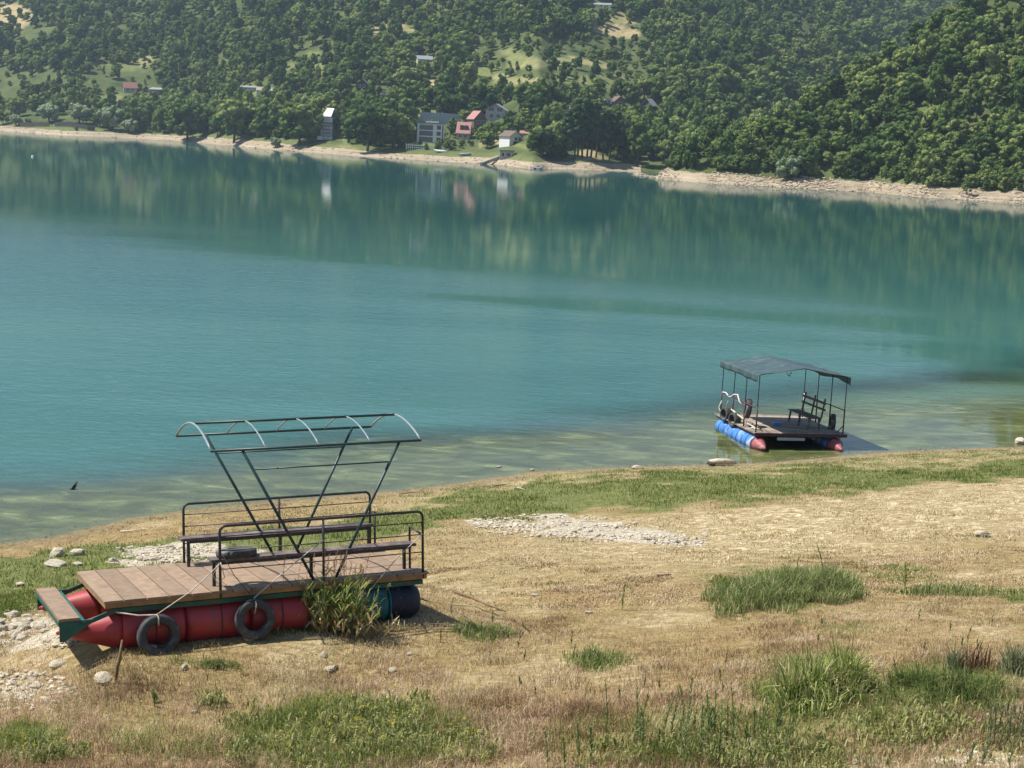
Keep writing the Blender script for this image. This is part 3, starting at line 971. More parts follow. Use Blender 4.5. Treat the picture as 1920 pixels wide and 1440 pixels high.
house('long_barn', 'long low pale barn at the top of the bare hay field', 1128, 15, 36, 6, 3, 'gable_x', M_WHITE, M_ROOFGREY, -0.15, 0.3, [(-.3, .5, .1, .5), (0, .5, .1, .5), (.3, .5, .1, .5)], 'barn')


def far_pt(px, py):
    P = hill_at(px, py)
    return P, project(P)[2] / F


# terraced wall behind the modern house
P, k = far_pt(822, 232)
t = thing('terrace_wall', 'long grey netted terrace wall stepping up behind the modern house', 'wall', tuple(P))
MB().box((-38 * k, 0, -1.5), (38 * k, .5, 11 * k)).build('lower_wall', M_GREYWALL, t)
MB().box((-36 * k, 4, 0), (40 * k, 4.5, 20 * k)).build('upper_wall', M_GREYWALL, t)
HRECT.append((786, 858, 206, 226, P[1]))
# garden fence at the left end of the far shore
P0, k = far_pt(38, 238)
P1, _ = far_pt(176, 246)
t = thing('garden_fence', 'dark garden fence between the willows at the left end of far beach', 'fence', tuple(P0))
b = MB()
for i in range(26):
    b = MB()
    q = (P1 - P0) * i / 25
    zz = hill_z((P0[0] + q[0]) / (P0[1] + q[1]), P0[1] + q[1]) - P0[2]
    b.box((q[0] - .1, q[1] - .08, zz - .6), (q[0] + .1, q[1] + .08, zz + 2.3))
    b.build('post', M_DARKWOOD, t)
for i in range(25):
    if i in (10, 11):
        continue
    q, q2 = (P1 - P0) * i / 25, (P1 - P0) * (i + 1) / 25
    z0 = hill_z((P0[0] + q[0]) / (P0[1] + q[1]), P0[1] + q[1]) - P0[2]
    MB().obox((q[0], q[1] - .12, z0 + 1.1), (q2[0], q2[1] - .12, z0 + 1.1), .06, 1.7).build('board_panel', M_DARKWOOD, t)
HRECT.append((40, 172, 225, 236, P0[1]))
# white railing in front of the modern house
P, k = far_pt(795, 281)
t = thing('railing', 'white picket railing along the terrace below the modern house', 'railing', tuple(P))
for i in range(18):
    MB().box((-34 * k + i * 4 * k, 0, -.4), (-34 * k + i * 4 * k + .14, .14, 1.9)).build('post', M_WHITE, t)
MB().box((-34 * k, -.06, 1.25), (34.3 * k, -.005, 1.42)).box((-34 * k, -.06, .55), (34.3 * k, -.005, .7)).build('rail', M_WHITE, t)
# slipway wall on the beach, boats and jetty
q0, _ = far_pt(934, 297)
q1 = on_plane(903, 308)
t = MB().obox(tuple(q0 + np.array([0, 0, .3])), tuple(q1 + np.array([0, 0, .1])), .9, 1.0).build('slipway_wall', M_CONCRETE)
tag(t, 'dark diagonal concrete slipway wall running down the sandy beach into water', 'wall')


def boat(name, label, px, py, Lm, mat, yaw, flip=False):
    P = on_plane(px, py) if py > 300 else far_pt(px, py)[0]
    t = thing(name, label, 'boat', (P[0], P[1], P[2] + (0.0 if not flip else .9)), yaw)
    b = MB()
    n, pr = 9, []
    for i in range(n):
        s = i / (n - 1)
        wd = 0.9 * math.sin(math.pi * (0.12 + 0.88 * (1 - s))) ** 0.6 if s < 1 else 0.02
        x = (s - .5) * Lm
        sh = .75 + .35 * s * s
        pr.append([(x, -wd, sh), (x, -wd * .75, .2), (x, 0, 0.02 + .25 * s ** 4), (x, wd * .75, .2), (x, wd, sh), (x, wd * .86, sh), (x, 0, .3), (x, -wd * .86, sh)])
    v = [q for r in pr for q in r]
    f = []
    for i in range(n - 1):
        for k_ in range(8):
            f.append((i * 8 + k_, i * 8 + (k_ + 1) % 8, (i + 1) * 8 + (k_ + 1) % 8, (i + 1) * 8 + k_))
    f.append(tuple(range(8)))
    b.add(v, f, 0, True)
    hl = b.build('hull', mat, t)
    for s in (-.22, .12):
        MB().box((s * Lm - .14, -.7, .5), (s * Lm + .14, .7, .55)).build('seat', M_BARK, t)
    if flip:
        t.rotation_euler = (math.pi, 0, yaw)
    return t


boat('rowing_boat', 'dark hulled boat under a light tarp pulled up below the modern house', 781, 279, 5.5, M_DARKWOOD, 0.1)
boat('upturned_boat', 'white boat lying upturned on the grass right of the railing', 826, 286, 5.0, M_WHITE, 0.5, True)
boat('moored_boat', 'small pale boat lying low on the beach below the garden hedge', 872, 292, 4.0, M_GREYWALL, 0.0)
P = on_plane(1006, 317)
t = thing('floating_jetty', 'small grey floating jetty moored at the tip of the sandy beach', 'jetty', tuple(P), -.5)
MB().box((-1.6, -1.1, .3), (1.6, 1.1, .5)).build('deck', M_GREYWALL, t)
MB().box((-1.5, -1.0, -.25), (-.4, 1.0, .29)).box((.4, -1.0, -.25), (1.5, 1.0, .29)).build('float', M_WHITE, t)
MB().tube([(-1.4, -1, .5), (-1.4, -1, 1.4), (1.4, -1, 1.4), (1.4, -1, .5)], .05).build('railing', M_GREYWALL, t)
P = on_plane(61, 294)
tag(MB().tube([(P[0], P[1], -.2), (P[0], P[1], .0), (P[0], P[1], .2), (P[0], P[1], .3)], [.2, .26, .24, .05], 10).build('buoy', M_WHITE), 'small white buoy floating alone on the calm water far left', 'buoy')


def pole(px, base, hpx, label):
    P, k = far_pt(px, base)
    t = thing('utility_pole', label, 'pole', tuple(P))
    MB().tube([(0, 0, -1), (0, 0, hpx * k)], [.16, .11], 7).build('shaft', M_BARK, t)
    MB().box((-.7, -.06, hpx * k - .5), (.7, .06, hpx * k - .38)).build('crossarm', M_BARK, t)


pole(1110, 176, 28, 'thin utility pole standing in the meadow above the poplars')
pole(892, 214, 20, 'thin utility pole behind the dark brown house')
pole(701, 56, 36, 'tall utility pole on the upper left hillside above the tower house')

# ------------------------------------------------------------------ trees
cand = []
r = np.random.default_rng(5)
Dr_ = 292.0
while Dr_ < 1180:
    s = 4.1 if Dr_ < 430 else (5.0 if Dr_ < 800 else 7.0)
    n = int(1.24 * Dr_ / s)
    a = np.linspace(-0.61, 0.61, n) + r.uniform(-.45, .45, n) * s / Dr_
    D = Dr_ + r.uniform(-.45, .45, n) * s
    cand.append(np.stack([a, D], -1))
    Dr_ += s
aq = r.uniform(A_TIP, .5, 900)
cand.append(np.stack([aq, np.interp(aq, _sa[:, 0], _sa[:, 1]) + r.uniform(7.2, 15, 900)], -1))
aq = r.uniform(-.36, A_TIP, 500)
cand.append(np.stack([aq, np.interp(aq, _m[:, 0], _m[:, 1]) + r.uniform(13, 24, 500)], -1))
NEDGE = 1400
cand = np.concatenate(cand)
a, D = cand[:, 0], cand[:, 1]
Z = hill_z(a, D)
on_spur = (a > A_TIP) & (D < np.interp(a, _sa[:, 0], _sa[:, 1]) + 170) & (D < np.interp(a, _m[:, 0], _m[:, 1]) - 2)
ed = D - np.interp(a, _m[:, 0], _m[:, 1])
es = D - np.interp(a, _sa[:, 0], _sa[:, 1]) - 7.0 * (fbm(a * D * 0.045, D * 0 + 5, 56, 4) - 0.5)
edge_ = np.arange(len(a)) >= len(a) - NEDGE
keep = (Z > 1.9) & np.where(on_spur, np.where(edge_, es > 7.0, es > 8.5), np.where(edge_, ed > 12.5, ed > 14.0))
keep &= ~(edge_ & (fbm(a * 90, D * 0, 88) < .42))
P = np.stack([a * D, D, Z], -1)
u, v, dep = project(P)
mdw, mdry = meadow(u, v - 6)
rr = r.uniform(0, 1, len(a))
hayf = (u > 1085) & (u < 1215) & (v < 75)
keep &= ~((mdw > 0.35) & (rr > np.where(hayf, .06, .45)))
orch = (u > 880) & (u < 1220) & (v > 70) & (v < 185)
keep &= ~(orch & (rr > 0.5))
keep &= ~(~on_spur & (ed > 70) & (fbm(a * D * .03, D * .03, 84) > .66) & (rr > .35))
keep &= ~((u > 425) & (u < 560) & (v > 255) & (ed < 17))
keep &= ~((u > 590) & (u < 860) & (ed < 22))
keep &= ~((u > 860) & (u < 1010) & (ed < 26))
keep &= ~((u > 1062) & (u < 1140) & (ed < 34) & ~on_spur)
keep &= ~((u < 235) & (ed < 55) & (rr > 0.35))
sc = np.clip(np.exp(r.normal(-.20, .28, len(a))), .45, 1.75) * (.8 + .45 * fbm(a * D * .02, D * .02, 83))
shore_t = (ed < 60) & ~on_spur
sc = np.where(shore_t & (u > 235), r.uniform(0.95, 1.5, len(a)), sc)
sc = np.where(on_spur, np.clip(np.exp(r.normal(-.36, .26, len(a))), .45, 1.3), sc)
sc = np.where(orch & (rr < .5), r.uniform(0.35, 0.8, len(a)), sc)
sc = np.where((mdw > .2) , sc * r.uniform(.3, .75, len(a)), sc)
sc = np.where(edge_, r.uniform(.2, .5, len(a)), sc)
sc = np.where((u < 300) & (v > 140) & (v < 215), sc * .6, sc)       # young orchard slope at the left
hp = 8.0 * sc * F / dep
rp = 2.9 * sc * F / dep
for (x0, x1, y0, y1, hd) in HRECT:
    cut = (u + rp * .75 > x0) & (u - rp * .75 < x1) & (v > y0 - 1) & (v - hp < y1) & (D < hd + 6)
    shrinkable = cut & (v - y0 > 8) & (D < hd - 8) & (v > y1 + 6)
    ns = np.clip((v - y1) / np.maximum(hp, 1), .2, 1)
    keep &= ~(cut & ~shrinkable)
    sc = np.where(shrinkable, sc * ns, sc)
    hp, rp = 8.0 * sc * F / dep, 2.9 * sc * F / dep
keep &= sc > .22
idx = np.where(keep)[0]
idx = idx[np.argsort(D[idx])]
# how much of each crown the photograph shows: paint discs front to back on a coarse grid
grid = np.full((140, 484), -1, np.int32)
vis = np.zeros(len(a))
for i in idx:
    cx, cy, rd, rv = u[i] / 4, (v[i] - hp[i] * .55) / 4, rp[i] / 4, hp[i] * .42 / 4
    x0, x1, y0, y1 = int(max(0, cx - rd)), int(min(483, cx + rd)), int(max(0, cy - rv)), int(min(139, cy + rv))
    if x1 < 0 or y1 < 0 or x0 > 482 or y0 > 138 or x1 < x0 or y1 < y0:
        continue
    sub = grid[y0:y1 + 1, x0:x1 + 1]
    fr_ = sub < 0
    vis[i] = fr_.sum()
    sub[fr_] = i
order = idx[np.argsort(-vis[idx])]
solo = order[:272]
rest = np.setdiff1d(idx, solo)
LAB = {'left': ('leafy green tree in the dense belt along the left half of the far shore', 'trees of the left far shore'),
       'village': ('leafy green tree among the houses behind the sandy far beach', 'trees among the far houses'),
       'spur': ('leafy green tree on the steep wooded slope above the rocky right shore', 'trees of the right slope'),
       'upper': ('leafy green tree higher up the wooded hill behind the far shore', 'trees of the upper hill')}
kidx = r.integers(0, len(KINDS), len(a))
rot = r.uniform(0, 6.283, len(a))
first = {}
for i in solo:
    key = 'spur' if on_spur[i] else ('upper' if ed[i] > 75 else ('left' if u[i] < 600 else 'village'))
    k = int(kidx[i])
    tr_ = tree('broadleaf_tree', KINDS[k], (a[i] * D[i], D[i], Z[i] - .3), float(sc[i]), float(rot[i]), LAB[key][0], LAB[key][1], float(r.uniform(.85, 1.15)))
    if k not in first:
        first[k] = [c for c in tr_.children if c.name.startswith('crown')][0]
# distinct trees measured from the photograph: column, foot, height in pixels
SPECIAL = [('willow_tree', WILLOW, 148, 232, 42, 'pale grey-green round willow by the fence, widest of the two willows there', None), ('willow_tree', WILLOW, 92, 230, 40, 'grey-green willow left of the widest willow by the garden fence', None),
           ('willow_tree', WILLOW, 208, 244, 50, 'pale yellow-green leaning willow just right of the garden fence', None), ('willow_bush', WILLOW, 244, 250, 30, 'low pale willow bush at the edge of the beach right of leaning willow', None),
           ('willow_bush', WILLOW, 30, 236, 24, 'low pale willow bush at the far left end of the beach', None),
           ('willow_tree', WILLOW, 1480, 339, 52, 'lone silvery willow standing on the rocky shore below the wooded slope', None), ('silver_tree', WILLOW, 1424, 222, 44, 'silvery round crown standing out at the foot of the wooded spur', None),
           ('small_shrub', WILLOW, 516, 277, 22, 'small pale shrub on the beach left of the tower house', None), ('withered_tree', DEAD, 1680, 224, 26, 'withered brownish tree patch amid green slope on the right', None), ('withered_tree', DEAD, 1785, 226, 24, 'withered greyish tree low on the right slope', None),
           ('conifer_bush', KINDS[4], 1812, 366, 30, 'small pointed green bush growing out of the rocky right shore', None)]
for nm, kd, px, py, hpx, lb, gp in SPECIAL:
    P, k = far_pt(px, py)
    tree(nm, kd, (P[0], P[1], P[2] - .2), hpx * k / 7.2, px * .7, lb, gp)
for j, (px, py, hpx) in enumerate([(1078, 298, 108), (1091, 297, 118), (1100, 296, 112), (1108, 296, 115), (1118, 297, 104), (1062, 296, 96), (1130, 299, 100), (1142, 300, 92), (1156, 301, 98), (1084, 294, 116)]):
    P, k = far_pt(px, py)
    tree('poplar_tree', POPLAR, (P[0], P[1], P[2] - .3), hpx * k / 13.6, j * 1.3, 'tall slender poplar with bare lower trunk in the clump by the beach', 'poplars by the beach')
for px, py, hpx, lb in [(350, 264, 76, 'broad dark tree overhanging the water edge, biggest on the left shore'), (440, 268, 86, 'big spreading tree right of the dark water-edge tree on left shore'), (690, 284, 92, 'big dark tree right of the tower house grass strip'), (740, 280, 74, 'large leafy tree directly left of the modern house'), (560, 274, 88, 'tall leafy tree directly left of the tower house'),
                       (1195, 312, 100, 'tall dark tree at the inner corner of the bay'), (1030, 300, 60, 'bushy tree between the boathouse and the poplars')]:
    P, k = far_pt(px, py)
    tree('big_tree', KINDS[3] if px != 1195 else TALLTREE, (P[0], P[1], P[2] - .3), hpx * k / (7.2 if px != 1195 else 11.5), px * .3, lb)

# everything behind them is one wooded mass
V = np.stack([a[rest] * D[rest], D[rest], Z[rest] - .3], -1)
me = bpy.data.meshes.new('forest')
me.vertices.add(len(V))
me.vertices.foreach_set('co', V.astype(np.float32).ravel())
for nm, arr, ty in (('scl', sc[rest], 'FLOAT'), ('sclz', sc[rest] * r.uniform(.72, 1.4, len(rest)), 'FLOAT'), ('kidx', kidx[rest], 'INT'), ('rot', rot[rest], 'FLOAT')):
    at = me.attributes.new(nm, ty, 'POINT')
    at.data.foreach_set('value', np.asarray(arr, np.float32 if ty == 'FLOAT' else np.int32))
forest = tag(link('forest', me), kind='stuff')
gn = bpy.data.node_groups.new('plant_forest', 'GeometryNodeTree')
gn.interface.new_socket('Geometry', in_out='INPUT', socket_type='NodeSocketGeometry')
gn.interface.new_socket('Geometry', in_out='OUTPUT', socket_type='NodeSocketGeometry')
gi, go = gn.nodes.new('NodeGroupInput'), gn.nodes.new('NodeGroupOutput')
iop = gn.nodes.new('GeometryNodeInstanceOnPoints')
jn = gn.nodes.new('GeometryNodeJoinGeometry')
for k in sorted(first):
    ob = gn.nodes.new('GeometryNodeObjectInfo')
    ob.inputs['Object'].default_value = first[k]
    ob.inputs['As Instance'].default_value = True
    gn.links.new(ob.outputs['Geometry'], jn.inputs[0])


def named(nm, ty):
    nd = gn.nodes.new('GeometryNodeInputNamedAttribute')
    nd.data_type = ty
    nd.inputs[0].default_value = nm
    return nd.outputs[0]


sz_ = gn.nodes.new('ShaderNodeCombineXYZ')
for q_, nm_ in enumerate(('scl', 'scl', 'sclz')):
    gn.links.new(named(nm_, 'FLOAT'), sz_.inputs[q_])
cx_ = gn.nodes.new('ShaderNodeCombineXYZ')
gn.links.new(named('rot', 'FLOAT'), cx_.inputs[2])
gn.links.new(gi.outputs[0], iop.inputs['Points'])
gn.links.new(jn.outputs[0], iop.inputs['Instance'])
iop.inputs['Pick Instance'].default_value = True
gn.links.new(named('kidx', 'INT'), iop.inputs['Instance Index'])
gn.links.new(cx_.outputs[0], iop.inputs['Rotation'])
gn.links.new(sz_.outputs[0], iop.inputs['Scale'])
gn.links.new(iop.outputs[0], go.inputs[0])
mod = forest.modifiers.new('plant', 'NODES')
mod.node_group = gn
print('trees', len(idx), 'solo', len(solo))

# broken rock along the far right shore and scattered on the far beach
r = np.random.default_rng(31)
M_SHOREROCK = simple('shore_rock', (0.36, 0.29, 0.205), 0.95, nscale=.8, namt=0.35, dirt=(0.27, 0.21, 0.15), dscale=.5)
n_ = 2600
aq = np.concatenate([r.uniform(A_TIP, .40, n_), r.uniform(-.36, A_TIP, 500)])
sp = np.arange(len(aq)) < n_
Dq = np.where(sp, np.interp(aq, _sa[:, 0], _sa[:, 1]) + 9.0 * r.uniform(0, 1, len(aq)) ** 1.2 - .6, np.interp(aq, _m[:, 0], _m[:, 1]) + r.uniform(-.5, 13, len(aq)))
size = np.where(sp, r.uniform(.06, .42, len(aq)) * np.clip(2.6 * fbm(aq * 60, Dq * .1, 77, 3) - .6, .15, 2), r.uniform(.1, .35, len(aq)))
Dq = np.where(sp, Dq + 7.0 * (fbm(aq * Dq * 0.045, Dq * 0 + 5, 56, 4) - 0.5), Dq)
Zq = hill_z(aq, Dq)
VV = ICO_V[None] * size[:, None, None] * np.stack([r.uniform(.8, 1.8, len(aq)), r.uniform(.7, 1.3, len(aq)), r.uniform(.4, .9, len(aq))], -1)[:, None] * (1 + r.uniform(-.3, .3, (len(aq), len(ICO_V), 1)))
VV = VV + np.stack([aq * Dq, Dq, Zq + size * .1], -1)[:, None]
FF = ICO_F[None] + (np.arange(len(aq)) * len(ICO_V))[:, None, None]
tag(link('shore_rubble', np_mesh('shore_rubble', VV.reshape(-1, 3), FF.reshape(-1, 3), M_SHOREROCK)), kind='stuff')

# ------------------------------------------------------------------ left raft
M_PLANK = simple('weathered_deck_planks', (0.235, 0.162, 0.105), 0.8, nscale=7, namt=0.2, dirt=(0.17, 0.12, 0.08), dscale=3.2, bump=0.004, attr='tone', aamt=0.13)
M_FASCIA = simple('ochre_edge_boards', (0.27, 0.15, 0.06), 0.75, nscale=5, namt=0.25, dirt=(0.14, 0.09, 0.05), dscale=3)
M_RED = simple('red_barrel_paint', (0.32, 0.026, 0.03), 0.45, nscale=2.5, namt=0.25, dirt=(0.20, 0.055, 0.045), dscale=2.6, spec=0.5)
M_MUD = simple('dried_mud', (0.30, 0.25, 0.18), 0.95, nscale=4, namt=0.25)
M_GREENP = simple('green_frame_paint', (0.012, 0.085, 0.062), 0.5, nscale=6, namt=0.3, dirt=(0.07, 0.06, 0.04), dscale=5)
M_BLACKP = simple('dark_rail_paint', (0.022, 0.026, 0.03), 0.45, nscale=8, namt=0.4, dirt=(0.10, 0.05, 0.03), dscale=9)
M_DGREEN = simple('dark_green_canopy_paint', (0.014, 0.04, 0.04), 0.4, nscale=8, namt=0.3)
M_HOOP = simple('pale_grey_hoop_paint', (0.20, 0.25, 0.26), 0.35, nscale=8, namt=0.15)
M_SEAT = simple('old_dark_seat_board', (0.10, 0.075, 0.07), 0.8, nscale=6, namt=0.4, dirt=(0.2, 0.17, 0.15), dscale=6)
M_TEAL = simple('teal_barrel_plastic', (0.008, 0.11, 0.14), 0.45, nscale=3, namt=0.2, dirt=(0.06, 0.15, 0.17), dscale=3)
M_NAVY = simple('navy_barrel_plastic', (0.006, 0.011, 0.03), 0.6, nscale=3, namt=0.25, dirt=(0.025, 0.03, 0.045), dscale=3)
M_TYRE = simple('dusty_tyre_rubber', (0.04, 0.04, 0.041), 0.7, nscale=9, namt=0.4, dirt=(0.22, 0.21, 0.195), dscale=3)
M_ROPE = simple('pale_rope', (0.45, 0.42, 0.34), 0.9, nscale=20)
M_BLACKROPE = simple('dark_cord', (0.05, 0.05, 0.05), 0.9)


def matrix(rv, o):
    Rm = RAFT_ROT(*rv)
    return Matrix(((Rm[0][0], Rm[0][1], Rm[0][2], o[0]), (Rm[1][0], Rm[1][1], Rm[1][2], o[1]), (Rm[2][0], Rm[2][1], Rm[2][2], o[2]), (0, 0, 0, 1)))


ML = matrix(RAFT_RV, RAFT_O)
RL_, RW_, RH_, BOW = 3.15, 2.27, 0.94, 1.66
raft = thing('raft', 'red barrel raft with brown plank deck, railings and bare canopy frame stranded on the bank', 'raft')
raft.matrix_world = ML
b = MB()
rr_ = random.Random(3)
x = -BOW
k = 0
while x < RL_ + .05:
    wdt = rr_.choice([.24, .28, .30, .32, .27])
    x1 = min(x + wdt, RL_ + .09)
    j = rr_.uniform(-.012, .012)
    b.box((x + .008, -.03 + j, -.035), (x1 - .008, RW_ + .03 + j, rr_.uniform(-.002, .003)), 0, rr_.random())
    x = x1
deck = b.build('deck', M_PLANK, raft)
b = MB()
for y in (-.02, RW_ - .02):
    b.box((-BOW + .02, y, -.105), (RL_ + .06, y + .04, -.037))
b.box((-BOW + .02, .021, -.105), (-BOW + .06, RW_ - .021, -.037)).box((RL_ + .02, .021, -.105), (RL_ + .06, RW_ - .021, -.037))
b.build('edge_board', M_FASCIA, deck)
# green steel frame with the bow step brackets
b = MB()
for y in (.07, RW_ - .07):
    b.obox((-BOW + .12, y, -.165), (RL_ + .02, y, -.165), .05, .07)
    b.obox((-BOW + .16, y, -.165), (-1.97, y, -.33), .035, .06)
for x in (-1.2, -.3, .6, 1.5, 2.4, 3.0):
    b.obox((x, .10, -.15), (x, RW_ - .10, -.15), .05, .06)
b.obox((-1.93, -.02, -.275), (-1.93, RW_ + .02, -.275), .05, .05)
b.build('frame', M_GREENP, raft)
st = MB().box((-2.27, -.01, -.235), (-1.985, RW_ - .04, -.195)).build('bow_step', M_PLANK, raft)
for y in (.0, RW_ - .09):
    q = MB()
    q.add([(-2.26, y, -.24), (-2.26, y, -.52), (-2.20, y, -.52), (-1.80, y, -.28), (-1.80, y, -.24), (-2.26, y + .03, -.24), (-2.26, y + .03, -.52), (-2.20, y + .03, -.52), (-1.80, y + .03, -.28), (-1.80, y + .03, -.24)],
          [(0, 1, 2, 3, 4), (9, 8, 7, 6, 5), (0, 5, 6, 1), (1, 6, 7, 2), (2, 7, 8, 3), (3, 8, 9, 4), (4, 9, 5, 0)])
    q.box((-2.275, y - .004, -.30), (-2.235, y + RW_ * 0 + .034, -.236))
    q.build('step_bracket', M_GREENP, st)
MB().box((-2.275, .035, -.30), (-2.262, RW_ - .095, -.237)).build('step_trim', M_GREENP, st)


def barrel_profile(x0, x1, r, ribs=2):
    pts, rs = [], []
    n = 16
    for i in range(n + 1):
        t = i / n
        e = min(t, 1 - t)
        rad = r * (1 - .10 * (1 - min(1, e / .07)) ** 2)
        if any(abs(t - q) < .035 for q in ((.33, .67) if ribs == 2 else (.5,))):
            rad *= 1.013
        pts.append((x0 + (x1 - x0) * t, 0, 0))
        rs.append(rad)
    return pts, rs


ZB, RB = -.475, .285
for y, nm in ((.275, 'near'), (RW_ - .275, 'far')):
    b = MB()
    for x0, x1 in ((-1.42, -.50), (-.48, .44), (.46, 1.36)):
        pts, rs = barrel_profile(x0, x1, RB)
        b.tube([(p_[0], y, ZB) for p_ in pts], rs, 28)
    pt = b.build('pontoon', M_RED, raft)
    n = 10
    cpts = [(-2.27 + .86 * i / n, y, ZB + .03 * (1 - i / n)) for i in range(n + 1)]
    crs = [.012 + (RB - .012) * min(1, (i / n) ** .86) for i in range(n + 1)]
    MB().tube(cpts, crs, 28).build('nose_cone', M_RED, pt)
    q = MB()
    for x in (-.93, .02, .93):
        q.tube([(x, y + (RB + .012) * math.cos(a_), ZB + (RB + .012) * math.sin(a_)) for a_ in [2 * math.pi * i / 24 for i in range(24)]], .008, 5, closed=True)
    q.build('strap', M_BLACKROPE, pt)
    q = MB()
    pts, rs = barrel_profile(1.98, 2.62, RB)
    q.tube([(p_[0], y, ZB) for p_ in pts], rs, 28)
    q.build('barrel', M_TEAL, raft)
    q = MB()
    n = 12
    q.tube([(2.64 + .50 * i / n, y, ZB) for i in range(n + 1)], [RB * (1.0 if i < 9 else 1 - .03 * (i - 8) ** 1.6) for i in range(n + 1)], 28)
    q.build('barrel', M_NAVY, raft)
    q = MB().tube([(2.62, y + (RB + .01) * math.cos(a_), ZB + (RB + .01) * math.sin(a_)) for a_ in [2 * math.pi * i / 24 for i in range(24)]], .018, 5, closed=True)
    q.build('barrel_hoop', M_TEAL, raft)


def round_corner(x0, x1, y, z0, z1, r=.09, n=6):
    pts = [(x0, y, z0), (x0, y, z1 - r)]
    for i in range(1, n + 1):
        a_ = math.pi / 2 * i / n
        pts.append((x0 + r - r * math.cos(a_), y, z1 - r + r * math.sin(a_)))
    for i in range(n + 1):
        a_ = math.pi / 2 * i / n
        pts.append((x1 - r + r * math.sin(a_), y, z1 - r + r * math.cos(a_)))
    pts.append((x1, y, z0))
    return pts


for y, x1 in ((-.005, RL_), (RW_ + .005, RL_ - .03)):
    rl = MB().tube(round_corner(0, x1, y, -.10, RH_), .021, 8).build('railing', M_BLACKP, raft)
    MB().tube([(1.56, y, -.10), (1.56, y, RH_)], .02, 8).build('post', M_BLACKP, rl)
    for f_ in (.82, .62, .33):
        MB().tube([(0, y, RH_ * f_), (x1 * .5, y + .006, RH_ * f_ - .008), (x1, y, RH_ * f_)], .009, 6).build('rail_rod', M_BLACKP, rl)
# benches inside both railings
for y0, y1, yi in ((.03, .33, .33), (RW_ - .33, RW_ - .03, RW_ - .33)):
    bn = MB().box((-.12, y0, .405), (3.06, (y0 + y1) / 2 - .006, .445), 0, .3).box((-.10, (y0 + y1) / 2 + .006, .403), (3.04, y1, .443)).build('bench_seat', M_SEAT, raft)
    for x in (-.03, 1.45, 2.95):
        MB().box((x, yi - .022, 0.002), (x + .045, yi + .022, .402)).build('leg', M_BLACKP, bn)
    MB().obox((.02, y0 + .03, .385), (2.98, y0 + .03, .385), .04, .035).build('seat_rail', M_BLACKP, bn)
    s_ = 1 if yi < 1 else -1
    q = MB().tube([(3.075, yi + .02 * s_, .004), (3.075, yi + .02 * s_, .66), (3.12, yi - .30 * s_, .60)], .019, 8)
    q.build('arm_post', M_BLACKP, bn)
# canopy frame on two pairs of slanted legs
cf = MB()
X0, X1, ZC = -.10, 3.14, 2.03
for y in (.03, RW_ - .03):
    cf.tube([(X0, y, ZC), (X1, y, ZC)], .02, 8)
cf.tube([(X0, RW_ / 2, ZC + .30), (X1, RW_ / 2, ZC + .30)], .02, 8)
cf = cf.build('canopy_frame', M_DGREEN, raft)
for i in range(5):
    x = X0 + (X1 - X0) * i / 4
    pts = []
    for j in range(15):
        t_ = j / 14
        pts.append((x, .03 + (RW_ - .06) * t_, ZC + .30 * math.sin(math.pi * t_) ** .85))
    MB().tube(pts, .017 if i in (0, 4) else .012, 8).build('hoop', M_HOOP, cf)
for y in (.10, RW_ - .10):
    yt = .05 if y < 1 else RW_ - .05
    for xb, xt in ((1.47, .36), (1.75, 2.80)):
        MB().tube([(xb, y, -.05), (xt, yt, ZC)], .023, 8).build('slanted_leg', M_DGREEN, cf)
    f_ = .85
    MB().tube([(1.47 + (.36 - 1.47) * f_, y + (yt - y) * f_, ZC * f_), (1.75 + 1.05 * f_, y + (yt - y) * f_, ZC * f_)], .012, 6).build('cross_rod', M_DGREEN, cf)


def tyre_mb(R=.31, r=.175, w=.17):
    prof = []
    n = 14
    for i in range(n):
        a_ = 2 * math.pi * i / n
        cx_, cy_ = math.cos(a_), math.sin(a_)
        prof.append(((R + r) / 2 + (R - r) / 2 * (abs(cx_) ** .55) * (1 if cx_ > 0 else -1), w / 2 * (abs(cy_) ** .6) * (1 if cy_ > 0 else -1)))
    b = MB()
    m = 40
    v, f = [], []
    for k_ in range(m):
        a_ = 2 * math.pi * k_ / m
        for i, (rad, h_) in enumerate(prof):
            q = rad * (0.988 if rad > R * .97 and k_ % 2 else 1)
            v.append((q * math.cos(a_), h_, q * math.sin(a_)))
    for k_ in range(m):
        for i in range(n):
            f.append((k_ * n + i, k_ * n + (i + 1) % n, ((k_ + 1) % m) * n + (i + 1) % n, ((k_ + 1) % m) * n + i))
    return b.add(v, f, 0, True)


TYRE = tyre_mb().build('tyre', M_TYRE)
TYRE_ME = TYRE.data
bpy.data.objects.remove(TYRE)


def tyre(mat, pos, rot, label, s=1.0):
    o = link('tyre', TYRE_ME)
    tag(o, label, 'tyre')
    o.matrix_world = mat @ Matrix.Translation(pos) @ Matrix.Rotation(rot[2], 4, 'Z') @ Matrix.Rotation(rot[0], 4, 'X') @ Matrix.Scale(s, 4)
    return o


def rope(mat, pts, label, r=.011, m=M_ROPE, cat='rope'):
    o = MB().tube(pts, r, 6).build('rope', m)
    o.matrix_world = mat
    return tag(o, label, cat)


